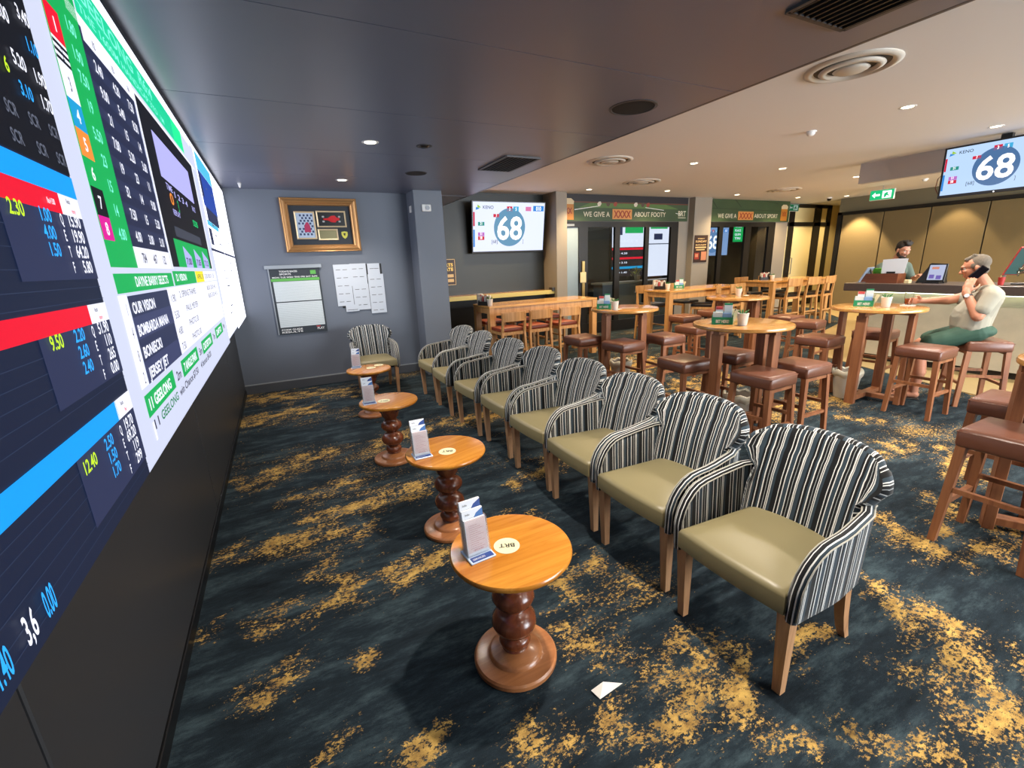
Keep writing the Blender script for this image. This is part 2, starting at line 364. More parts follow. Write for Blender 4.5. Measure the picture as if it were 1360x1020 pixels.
# far door wall and right panelled wall
dw = mat('wall_cream', 'b9ab7c', 0.55)
struct('wall_far', box(12.6, 8.55, 0, 15.8, 8.65, CH), dw)
struct('wall_right', box(13.65, -5, 0, 13.8, 7.42, CH), mat('wall_olive', '6f6a56', 0.6))
struct('wall_corridor', box(15.7, 7.0, 0, 15.8, 8.6, CH), mat('wall_cream2', 'a89a70', 0.6))
struct('wall_corridor_near', box(13.8, 6.9, 0, 15.8, 7.0, CH), dw)
struct('floor_corridor', box(13.6, 6.9, -0.05, 15.8, 8.6, 0.004), mat('beige_tile', '94815a', 0.35))
struct('ceiling_corridor', box(13.9, 6.9, CH, 15.8, 8.8, CH + .1), mat('ceiling_plaster'))
tr = struct('trim_3', box(13.56, -5, 2.46, 13.64, 7.4, 2.53), black_trim)
struct('trim_4', box(13.56, 7.30, 0, 13.64, 7.40, 2.53), black_trim)
pm = mat('fabric_wall_panel', '6f6142', 0.85, bump=0.6, bscale=45)
pw = struct('wall_panelling', box(13.62, -5, 0.0, 13.65, 7.3, 2.46), black_trim)
ys = [7.29, 6.35, 5.42, 4.43, 3.45, 2.47, 1.5, .5, -.5, -1.5, -2.5, -3.5, -4.5]
for a, b_ in zip(ys, ys[1:]):
    struct('panel', box(13.59, b_ + 0.012, 0.03, 13.62, a - 0.012, 2.45, 0.004), pm, pw)
struct('wall_near', box(-0.75, -5.15, 0, 13.8, -5.0, CH), mat('wall_plain', '8a857c', 0.7))
# black framed door in the far wall
fc = mat('frosted_cream', 'd9cb98', 0.35)
d1 = struct('door_1', box(13.22, 8.47, 0, 13.44, 8.55, 2.87), black_trim)
for a in ((12.98, 2.78, 15.2, 2.87), (12.98, 2.28, 15.2, 2.39)): struct('frame', box(a[0], 8.47, a[1], a[2], 8.55, a[3]), black_trim, d1)
for a, b_ in ((14.38, 14.70), (15.0, 15.2), (12.94, 13.0)): struct('frame', box(a, 8.47, 0, b_, 8.55, 2.87), black_trim, d1)
struct('frame', box(13.44, 8.47, 0, 14.38, 8.55, .12), black_trim, d1)
for a, b_ in ((13.0, 13.22), (13.44, 14.38), (14.70, 15.0)):
    struct('glass', box(a, 8.50, 0.02, b_, 8.53, 2.28), fc, d1); struct('glass', box(a, 8.50, 2.39, b_, 8.53, 2.78), fc, d1)

# glazed folding doors under the banners
glass = mat('door_glass', (0.9, 0.95, 1, 1), 0.02, trans=1.0, ior=1.45, spec=0.5)
def mk_glass():
    m = bpy.data.materials.new('pane_glass'); m.use_nodes = True; nt = m.node_tree
    for n in list(nt.nodes): nt.nodes.remove(n)
    o = nt.nodes.new('ShaderNodeOutputMaterial'); t = nt.nodes.new('ShaderNodeBsdfTransparent'); g = nt.nodes.new('ShaderNodeBsdfGlossy')
    lw = nt.nodes.new('ShaderNodeLayerWeight'); lw.inputs[0].default_value = .3; f = nt.nodes.new('ShaderNodeMath'); f.operation = 'MULTIPLY'; f.inputs[1].default_value = .22; nt.links.new(lw.outputs['Facing'], f.inputs[0]); x = nt.nodes.new('ShaderNodeMixShader')
    g.inputs['Roughness'].default_value = 0.02; t.inputs[0].default_value = (0.86, 0.9, 0.92, 1)
    L = nt.links.new; L(f.outputs[0], x.inputs[0]); L(t.outputs[0], x.inputs[1]); L(g.outputs[0], x.inputs[2]); L(x.outputs[0], o.inputs[0]); return m
pane = mk_glass()
frost = mat('frosted_blue_glass', 'b5cad6', 0.45, trans=.5, var=0.06, bscale=4)
def glazed(name, x0, x1, posts, panes):
    d = struct(name, box(x0, 8.10, 2.24, x1, 8.16, 2.35), black_trim)
    for a, b_ in posts: struct('frame', box(a, 8.10, 0, b_, 8.16, 2.24), black_trim, d)
    struct('frame', box(x0, 8.095, 0, x1, 8.165, 0.24), black_trim, d)
    for a, b_, m in panes: struct('pane', box(a, 8.125, 0.24, b_, 8.137, 2.24), m, d)
    return d
dA = glazed('door_2', 5.28, 8.53, [(5.72, 5.95), (6.67, 6.81), (7.53, 7.64), (8.30, 8.53)],
            [(5.28, 5.72, frost), (5.95, 6.67, pane), (6.81, 7.53, pane), (7.64, 8.30, pane)])
h = struct('door_handle', box(5.79, 8.07, 0.82, 5.86, 8.10, 1.56, 0.006), mat('brass', 'b9a26a', 0.3, metal=0.8), dA)
struct('sign_plate', box(5.73, 8.055, 1.12, 5.88, 8.068, 1.34, 0.01), mat('cream_plate', 'd8c79a', 0.5), dA)
struct('closer', box(5.32, 8.08, 2.26, 5.6, 8.10, 2.30), mat('steel', '9a9a98', 0.3, metal=0.8), dA)
dB = glazed('door_3', 9.42, 12.06, [(9.91, 10.05), (10.87, 11.10), (11.79, 12.06)],
            [(9.42, 9.91, pane), (10.05, 10.87, pane), (11.10, 11.79, pane)])
# gaming room seen through the glass
struct('wall_backroom', box(4.5, 11.2, 0, 17, 11.3, CH), mat('backroom_dark', '1c1f1d', 0.6))
struct('wall_backroom_left', box(4.5, 8.55, 0, 4.6, 11.2, CH), mat('backroom_dark', '1c1f1d', 0.6))
struct('wall_backroom_right', box(17, 8.7, 0, 17.1, 11.3, CH), mat('backroom_dark', '1c1f1d', 0.6))
struct('floor_backroom', box(4.5, 8.2, -0.05, 17, 11.3, 0.0), mat('backroom_floor', '4a4436', 0.6))
struct('ceiling_backroom', box(4.5, 8.55, CH, 17, 11.3, CH + 0.05), mat('backroom_ceil', '4a463e', 0.7))

# ================================================================ VIDEO WALL (left)
SW = 1.0
led_w = emis('led_white', 'eef0ff', 1.1 * SW, True); led_wf = emis('led_white_far', 'eef0ff', 2.1 * SW, True); led_g = emis('led_pale', 'ccd2ea', 1.08 * SW, True)
led_green = emis('led_green', '0cb158', 1.0 * SW, True); led_teal = emis('led_teal', '12c08c', 1.25 * SW, True)
led_navy = emis('led_navy', '15203a', 1.0, True); led_navy2 = emis('led_navy2', '2b3354', 1.0); led_blk = emis('led_black', '0c0f18', 1.0)
led_red = emis('led_red', 'f00f30', 1.0, True); led_blue = emis('led_blue', '0c9bff', 1.1, True); led_cy = emis('led_cyan', '2aa8ff', 1.2)
led_yg = emis('led_lime', 'c8f02a', 1.1); led_txt = emis('led_text', 'eef0ff', 1.2); led_ink = emis('led_ink', '3b3b55', 0.9)
led_dim = emis('led_dim', '6c7284', 0.8); led_mag = emis('led_magenta', 'e0189a', 1.0); led_or = emis('led_orange', 'f5923a', 1.0)
led_bl4 = emis('led_skyblue', '16a0d8', 1.0); led_yel = emis('led_yellow', 'f2e22a', 1.1); led_lil = emis('led_lilac', 'a9a8e6', 1.2, True)
led_mint = emis('led_mint', '7df0d8', 1.1)
SX = -0.41
F = wallL(SX)
vw = thing('led_screen', 'huge wall-length LED betting screen with race odds along the left wall', 'screen', (SX, 3.0, 0.0))
def vq(name, r, m, lay):
    if len(r) > 1 and name not in ('row_line', 'fine_print', 'saddle_stripes', 'odds_shade', 'vision_dark'):
        for q_ in r: vq(name, [q_], m, lay)
        return
    o = quads(name, r, m, F, lay, None); o.parent = vw; o.location = -vw.location
    if len(r) > 1: o['kind'] = 'stuff'
    return o
def vt(name, r, m, lay=0.006, bold=0.02, cx=0.55):
    o = text(name, r, m, F, lay, None, bold, cx); o.parent = vw; o.location = -vw.location
    if len(r) > 1: o['kind'] = 'stuff'
    return o
o = obj('screen_housing', bx(bx(bmesh.new(), -0.58, -1.2, 1.07, SX - 0.002, 6.88, CL), -0.58, -1.2, 1.045, SX - 0.02, 5.4, 1.07), mat('screen_black', '0a0c12', 0.3), vw); o.location = -vw.location
vq('screen_panel', [(-1.2, 1.05, 1.56, 2.55)], led_navy, 0.001)
vq('screen_panel', [(1.56, 1.05, 4.37, 2.53), (4.37, 1.075, 5.40, 2.53)], led_g, 0.001)
vq('screen_panel', [(4.45, 1.36, 6.86, 2.53), (4.37, 1.085, 5.40, 1.36), (5.40, 1.05, 6.86, 1.36)], led_wf, 0.002)
vq('screen_header', [(2.0, 2.505, 4.3, 2.565), (4.3, 2.53, 6.86, 2.565)], led_wf, 0.001)
# sheet A: results
vq('result_rows', [(-1.2, 1.84 - i, 1.56, 2.3 - i) for i in ()] + [(-1.2, 1.845, 1.56, 2.55)], led_blk, 0.002)
vq('blue_band', [(-1.2, 1.79, 1.56, 1.84), (-1.2, 1.25, 1.44, 1.30)], led_blue, 0.003)
vq('red_band', [(-1.2, 1.745, 1.44, 1.79), (-1.2, 1.495, 1.43, 1.54)], led_red, 0.003)
vq('band_label', [(1.44, 1.745, 1.56, 1.79), (1.43, 1.495, 1.56, 1.54), (1.43, 1.25, 1.56, 1.30)], led_w, 0.003)
vq('result_box', [(1.15, 1.60, 1.56, 1.745), (1.14, 1.355, 1.56, 1.495), (1.14, 1.10, 1.56, 1.25)], led_navy2, 0.003)
vq('row_line', [(-1.2, z, 1.56, z + .0015) for z in (1.55, 1.58, 1.62, 1.66, 1.70, 1.34, 1.37, 1.40, 1.43, 1.46, 1.08, 1.105, 1.14, 1.17, 1.2, 1.225)], emis('led_line', '33405e', 0.8), 0.0025)
vt('odds', [(s, y, z, 0.028, None, 'R') for s, y, z in (('3.40', 1.545, 2.147), ('1.90', 1.547, 2.027), ('5.20', 1.452, 2.03), ('1.70', 1.547, 1.975), ('7.00', 1.43, 2.11), ('9.50', 1.40, 2.17),
   ('12', 1.30, 2.03), ('6.50', 1.30, 2.09), ('4.60', 1.30, 2.15), ('8.00', 1.545, 2.21), ('2.60', 1.42, 2.23), ('21', 1.2, 2.03), ('34', 1.2, 2.1), ('15', 1.1, 2.06),
   ('15.90', 1.525, 1.72), ('19.90', 1.525, 1.685), ('64.20', 1.525, 1.65), ('5.80', 1.525, 1.615), ('51.90', 1.525, 1.468), ('110', 1.525, 1.435), ('265', 1.525, 1.40), ('0.00', 1.525, 1.365),
   ('19.70', 1.52, 1.217), ('69.20', 1.52, 1.185), ('119', 1.52, 1.15), ('299', 1.52, 1.115))], led_txt, cx=0.88)
vt('letters', [(s, 1.405, z, 0.024) for z0 in (1.72, 1.468, 1.217) for s, z in zip('QETF', (z0, z0 - .035, z0 - .07, z0 - .105))], led_txt, cx=0.55)
vt('scratchings', [('SCR', a, z, 0.024) for a, z in ((1.29, 1.915), (1.39, 1.918), (1.49, 1.92), (1.28, 1.862), (1.39, 1.862), (1.49, 1.862), (1.18, 1.915), (1.18, 1.862))], led_dim, cx=0.8)
vt('place_odds', [(s, y, z, 0.027, None, 'R') for s, y, z in (('3.10', 1.445, 1.972), ('1.10', 1.55, 2.09), ('1.00', 1.357, 1.72), ('4.00', 1.357, 1.685), ('1.50', 1.357, 1.65), ('2.20', 1.355, 1.468), ('2.60', 1.355, 1.432),
   ('2.40', 1.355, 1.397), ('2.50', 1.347, 1.217), ('1.50', 1.347, 1.182), ('1.70', 1.347, 1.147), ('0', 0.66, 1.14))] + [('0.00', 0.882, 1.078, .046, .036), ('1.40', 0.738, 1.078, .046, .036)], led_cy, cx=0.88)
vt('win_odds', [(s, y, z, 0.028, None, 'R') for s, y, z in (('2.30', 1.235, 1.72), ('9.50', 1.235, 1.468), ('12.40', 1.228, 1.212), ('6', 1.36, 2.0))], led_yg, cx=0.88)
vt('race_no', [('3,6', 0.818, 1.080, 0.046, .034)], led_txt)
vt('band_text', [('No.4 1500', 1.36, 1.76, 0.012, None)], led_txt)
vt('band_small', [('Results', 1.47, 1.772, 0.010), ('Results', 1.46, 1.522, 0.010), ('Results', 1.46, 1.281, 0.010)], led_ink)
vt('band_small_red', [('Interim', 1.49, 1.752, 0.010), ('Interim', 1.48, 1.502, 0.010), ('Final', 1.48, 1.26, 0.010)], led_red)
# sheet B: race card
vq('saddle_green', [(1.69, 1.63, 1.99, 2.42)], led_green, 0.003)
vq('card_header', [(2.005, 2.375, 3.56, 2.505)], led_teal, 0.003); vq('card_header_end', [(3.56, 2.375, 3.9, 2.505)], emis('led_brightgreen', '16e08a', 1.3, True), 0.003)
vq('card_header_edge', [(1.9, 2.34, 2.6, 2.375)], led_w, 0.003)
vq('odds_panel', [(1.98, 1.70, 2.57, 2.335)], led_navy2, 0.004)
vq('odds_shade', [(1.98, 1.70 + .0706 * i, 2.57, 1.735 + .0706 * i) for i in range(9)], emis('led_navy3', '232a48', 1.0), 0.0045)
vq('odds_total', [(1.98, 1.63, 2.57, 1.70), (2.0, 2.30, 2.60, 2.345)], led_w, 0.0046)
saddle = [(2.20, 2.28, led_red), (2.14, 2.20, None), (2.06, 2.14, led_w), (1.99, 2.06, led_bl4), (1.92, 1.99, led_or), (1.845, 1.92, led_green), (1.77, 1.845, led_blk), (1.705, 1.77, led_mag)]
for a, b_, m in saddle:
    if m: vq('saddle_cloth', [(1.69, a, 1.79, b_)], m, 0.005)
vq('saddle_stripes', [(1.69, 2.14, 1.79, 2.20)], led_w, 0.0048); vq('saddle_stripes', [(1.69, z, 1.79, z + .009) for z in (2.147, 2.165, 2.183)], led_blk, 0.0052)
vt('saddle_number', [(s, 1.74, z, 0.034, None, 'C') for s, z in (('1', 2.22), ('4', 2.008), ('5', 1.938), ('6', 1.865), ('7', 1.79), ('8', 1.72))], led_txt, cx=1.1)
vt('saddle_number_dark', [('2', 1.74, 2.153, 0.034, None, 'C'), ('3', 1.74, 2.083, 0.034, None, 'C')], led_ink)
G = [('1.80', 2.27), ('1.90', 2.20), ('7.50', 2.14), ('19', 2.07), ('5.50', 1.995), ('23', 1.925), ('15', 1.855), ('14', 1.785), ('4.80', 1.715)]
vt('green_odds', [(s, 1.885, z, 0.034, None, 'C') for s, z in G], led_mint, cx=0.95)
rows = ['2.40 4.20 7.50', '9.00 5.40 8.50', '21 15 14', '7.00 5.20 3.60', '19 23 11', '32 14 9.00', '7.50 15 5.20', '4.00 3.00 3.10']
vt('odds', [(s, 2.09 + .19 * i, 2.235 - .0735 * j, 0.034, None, 'C') for j, r in enumerate(rows) for i, s in enumerate(r.split())], led_txt, cx=0.95)
vt('totals', [(s, 2.10 + .17 * i, 1.648, 0.034, None, 'C') for i, s in enumerate(('784', '467', '132'))] + [(s, 2.10 + .2 * i, 2.312, 0.02, None, 'C') for i, s in enumerate(('R2', 'R3', 'R4'))], led_ink, cx=0.85)
vt('header_text', [('GEELONG  R6:4', 2.04, 2.435, 0.05, 1.0), ('THE 1600M HANDICAP 3YO  1M', 2.02, 2.388, 0.027, 1.25)], led_mint, 0.006, 0.015)
# race vision panel
vq('vision_panel', [(2.62, 1.64, 4.14, 2.35)], led_blk, 0.003)
vq('vision_screen', [(2.83, 2.06, 3.87, 2.26)], led_lil, 0.004)
vq('vision_strip', [(2.88, 1.79, 3.80, 1.84)], emis('led_grey', '4a5060', 0.7), 0.004)
vq('vision_green', [(2.78, 1.64, 4.05, 1.775)], led_green, 0.004)
vq('vision_tabs', [(3.0, 1.64, 3.23, 1.64, 3.23, 1.70, 3.0, 1.75), (3.37, 1.64, 3.6, 1.64, 3.6, 1.70, 3.37, 1.75), (3.73, 1.64, 3.97, 1.64, 3.97, 1.70, 3.73, 1.75)], led_lil, 0.005)
vt('tab_numbers', [('7.00', 3.03, 1.655, 0.035, .17), ('7.05', 3.40, 1.655, 0.035, .17), ('7.12', 3.76, 1.655, 0.035, .17)], led_blk, 0.0055)
vt('vision_text', [('TIME', 2.9, 2.015, 0.03, .16), ('1 2 3 4', 3.10, 2.0, 0.03, .42), ('RACE', 3.7, 2.0, 0.03, .13), ('REPLAY', 2.95, 1.90, 0.028, .2)], led_lil, 0.005)
vt('vision_green_text', [('3', 3.14, 1.93, 0.06), ('5235', 3.6, 1.90, 0.035, .2)], emis('led_green2', '17e07a', 1.0), 0.005)
vt('vision_orange', [('0', 2.94, 1.95, 0.055, .09)], led_or, 0.005)
vq('frame_line', [(2.60, 1.63, 2.62, 2.36), (4.14, 1.63, 4.18, 2.36), (2.62, 2.345, 4.3, 2.36)], led_w, 0.0035)
# tips
vq('tips_header', [(1.69, 1.555, 2.54, 1.612), (2.57, 1.555, 3.24, 1.62)], led_green, 0.003)
vq('tips_yellow', [(3.25, 1.555, 3.58, 1.62)], led_yel, 0.003)
vq('tips_white', [(1.68, 1.27, 1.77, 1.55), (2.36, 1.27, 4.3, 1.55), (3.59, 1.555, 4.3, 1.62), (1.70, 1.10, 1.72, 1.16)], led_w, 0.003)
vq('tips_names', [(1.77, 1.27, 2.36, 1.545)], led_navy2, 0.004)
vq('tips_shade', [(1.77, 1.27, 2.36, 1.34), (1.77, 1.41, 2.36, 1.48)], emis('led_navy4', '3a4168', 1.0), 0.0045)
vt('header_text', [('DAYNE BARRY SELECTS', 1.90, 1.570, 0.032, .52), ('D. VISION', 2.62, 1.575, 0.032, .28)], led_txt)
vt('tip_names', [('OUR VISION', 1.79, 1.490, 0.034, .30), ('BOMBARDA MANIA', 1.79, 1.420, 0.034, .46), ('BONIECKI', 1.79, 1.350, 0.034, .26), ('JERSEY JET', 1.79, 1.282, 0.034, .30)], led_txt, 0.006, 0.03)
vt('tip_numbers', [(s, 1.725, z, 0.036, None, 'C') for s, z in (('1', 1.49), ('4', 1.42), ('8', 1.35), ('2', 1.282))] + [('1.90', 2.40, 1.49, .032, .09), ('5.50', 2.40, 1.42, .032, .09), ('4.80', 2.40, 1.35, .032, .09), ('7.50', 2.40, 1.282, .032, .09),
   ('2  SPRING THAMES', 2.6, 1.50, .03, .5), ('PAUL MEYER', 2.7, 1.43, .03, .38), ('PHOTO 30', 2.7, 1.36, .03, .3), ('PHOTO 30', 2.7, 1.29, .03, .3), ('3.0 8.0 1.5', 3.62, 1.575, .028, .5), ('8.0 3.0 4.1', 3.6, 1.50, .028, .5), ('8.0 3.0 4.1', 3.6, 1.45, .028, .5),
   ('APRIL 30', 3.28, 1.575, .028, .26)], led_ink, 0.0065, 0.0, 0.5)
vq('venue_tag', [(1.68, 1.18, 2.12, 1.25), (2.30, 1.18, 2.75, 1.25), (2.92, 1.18, 3.36, 1.25), (3.57, 1.18, 4.02, 1.25)], led_green, 0.004)
vt('venue_names', [('11 GEELONG', 1.71, 1.198, .036, .33), ('7 ANGLE PARK', 2.34, 1.198, .036, .35), ('CASTERTON', 2.95, 1.198, .036, .33), ('DAPTO', 3.62, 1.198, .036, .28)], led_txt, 0.006, 0.03)
vt('venue_text', [('2m', 2.16, 1.195, .036, .09), ('5m', 2.79, 1.195, .036, .09), ('7m', 3.41, 1.195, .036, .09), ('9m', 4.06, 1.195, .036, .09), ('11', 1.71, 1.135, .03, .06), ('win Chance $7.50', 2.15, 1.135, .03, .5), ('4 bonus $4.20', 2.75, 1.135, .03, .42)], led_ink)
vt('venue_green_text', [('GEELONG', 1.81, 1.135, .03, .3)], emis('led_dgreen', '168a5a', .9))
# far screen
vq('vision_blue', [(4.5, 2.13, 5.5, 2.40)], emis('led_deepblue', '2348a8', 1.0), 0.004)
vq('vision_cyan', [(4.5, 2.40, 5.5, 2.53), (4.45, 1.98, 5.3, 2.02)], emis('led_aqua', '53c4ea', 1.0), 0.0045)
vq('vision_dark', [(4.55, 2.02, 5.45, 2.13), (4.45, 1.83, 4.65, 1.96), (4.35, 1.78, 5.43, 1.80), (5.45, 1.78, 6.86, 1.80), (4.5, 2.2, 4.62, 2.38)], led_navy2, 0.005)
random.seed(4)
vq('fine_print', [(y, z, y + random.uniform(.05, .16), z + .012) for y, z in [(random.uniform(4.7, 6.6), random.choice([1.24, 1.3, 1.36, 1.42, 1.48, 1.55, 1.62, 1.7, 1.86, 1.92, 2.0, 2.1, 2.2, 2.3])) for _ in range(46)]], led_dim, 0.005)
vq('bezel', [(2.3, 2.565, 6.88, 2.60), (-1.2, 2.55, 2.3, 2.60)], mat('screen_black', '0a0c12', 0.3), 0.001)
# ================================================================ FURNITURE
oak = wood('oak_light', 'a0714a', 'd0a278', 0.42, 'Z'); oak_top = wood('oak_tabletop', 'b06a1e', 'd99439', 0.22, 'X', 1.0, coat=0.5)
turned = wood('turned_walnut', '5f2f1c', '8a4a2b', 0.25, 'Z', coat=0.4); base_oak = wood('oak_base', '8f5733', 'b87a4c', 0.3, 'X', coat=0.3)
beech = wood('beech', 'a67645', 'cf9f68', 0.38, 'Z'); beech_top = wood('beech_tabletop', 'b07c46', 'd8a766', 0.2, 'X', 0.8, coat=0.5)
rosy = wood('stool_timber', '784830', 'a06a46', 0.38, 'Z'); rosy_top = wood('round_tabletop', 'b57a3c', 'd39d58', 0.16, 'X', 0.9, coat=0.6)
leather = mat('brown_leather', '6b4231', 0.32, bump=0.25, bscale=22, var=0.12); leather_dk = mat('black_leather', '1d1a1a', 0.35, bump=0.2, bscale=22)
vinyl = mat('olive_vinyl', '877d5b', 0.42, bump=0.03, bscale=40); redseat = mat('red_brown_vinyl', '8a3f2a', 0.4)
fab = stripes(); piping_m = mat('piping_pale', 'a9a69b', 0.6); seam_m = mat('seat_welt', '7c7252', 0.5)

def grid_solid(front, back, uvs, rim_uv=None):
    """closed padded sheet from two point grids [row][col] and a uv grid; the rim is rounded by an extra loop"""
    bm = bmesh.new(); uvl = bm.loops.layers.uv.new('UVMap')
    nr, nc = len(front), len(front[0])
    Fv = [[bm.verts.new(p) for p in r] for r in front]; Bv = [[bm.verts.new(p) for p in r] for r in back]
    def face(vv, uu):
        try: f = bm.faces.new(vv)
        except ValueError: return
        for l, q in zip(f.loops, uu): l[uvl].uv = q
    for i in range(nr - 1):
        for j in range(nc - 1):
            q = ((i, j), (i, j + 1), (i + 1, j + 1), (i + 1, j))
            face([Fv[a][b] for a, b in q], [uvs[a][b] for a, b in q])
            q2 = tuple(reversed(q)); face([Bv[a][b] for a, b in q2], [uvs[a][b] for a, b in q2])
    loop = [(0, j) for j in range(nc)] + [(i, nc - 1) for i in range(1, nr)] + [(nr - 1, j) for j in range(nc - 2, -1, -1)] + [(i, 0) for i in range(nr - 2, 0, -1)]
    cen = sum((v.co for r in Fv for v in r), Vector()) / (nr * nc)
    n = len(loop); mid = []
    for k, (a, b) in enumerate(loop):
        f, g = Fv[a][b].co, Bv[a][b].co
        m_ = (f + g) / 2; th = (f - g).length
        p0 = Fv[loop[k - 1][0]][loop[k - 1][1]].co; p1 = Fv[loop[(k + 1) % n][0]][loop[(k + 1) % n][1]].co
        t = (p1 - p0).normalized(); nn = t.cross((f - g).normalized())
        if nn.length < .1: nn = (m_ - cen)
        nn.normalize()
        if nn.dot(m_ - cen) < 0: nn = -nn
        mid.append((m_ + (f - g) * 0.22 + nn * th * 0.25, m_ - (f - g) * 0.22 + nn * th * 0.25))
    M1 = [bm.verts.new(p[0]) for p in mid]; M2 = [bm.verts.new(p[1]) for p in mid]
    s = 0.0; S = [0.0]
    for k in range(n): s += (Fv[loop[(k + 1) % n][0]][loop[(k + 1) % n][1]].co - Fv[loop[k][0]][loop[k][1]].co).length; S.append(s)
    for k in range(n):
        a = Fv[loop[k][0]][loop[k][1]]; b = Fv[loop[(k + 1) % n][0]][loop[(k + 1) % n][1]]
        c = Bv[loop[k][0]][loop[k][1]]; d = Bv[loop[(k + 1) % n][0]][loop[(k + 1) % n][1]]
        k2 = (k + 1) % n; ring = [(a, b), (M1[k], M1[k2]), (M2[k], M2[k2]), (c, d)]; w_ = (0.0, .017, .034, .051)
        for q in range(3):
            if rim_uv == 'length': uu = [(.002 + w_[q] * .8, S[k]), (.002 + w_[q + 1] * .8, S[k]), (.002 + w_[q + 1] * .8, S[k + 1]), (.002 + w_[q] * .8, S[k + 1])]
            else: uu = [(S[k] * .8, w_[q]), (S[k] * .8, w_[q + 1]), (S[k + 1] * .8, w_[q + 1]), (S[k + 1] * .8, w_[q])]
            face([ring[q][0], ring[q + 1][0], ring[q + 1][1], ring[q][1]], uu)
    bmesh.ops.recalc_face_normals(bm, faces=bm.faces[:])
    return bm
def lerp_tab(tab, x):
    for (a, p), (b, q) in zip(tab, tab[1:]):
        if x <= b: return p + (q - p) * max(0, (x - a)) / (b - a)
    return tab[-1][1]
def sm_tab(tab, x):
    for (a, p), (b, q) in zip(tab, tab[1:]):
        if x <= b:
            t = max(0, (x - a)) / (b - a); t = t * t * (3 - 2 * t); return p + (q - p) * t
    return tab[-1][1]
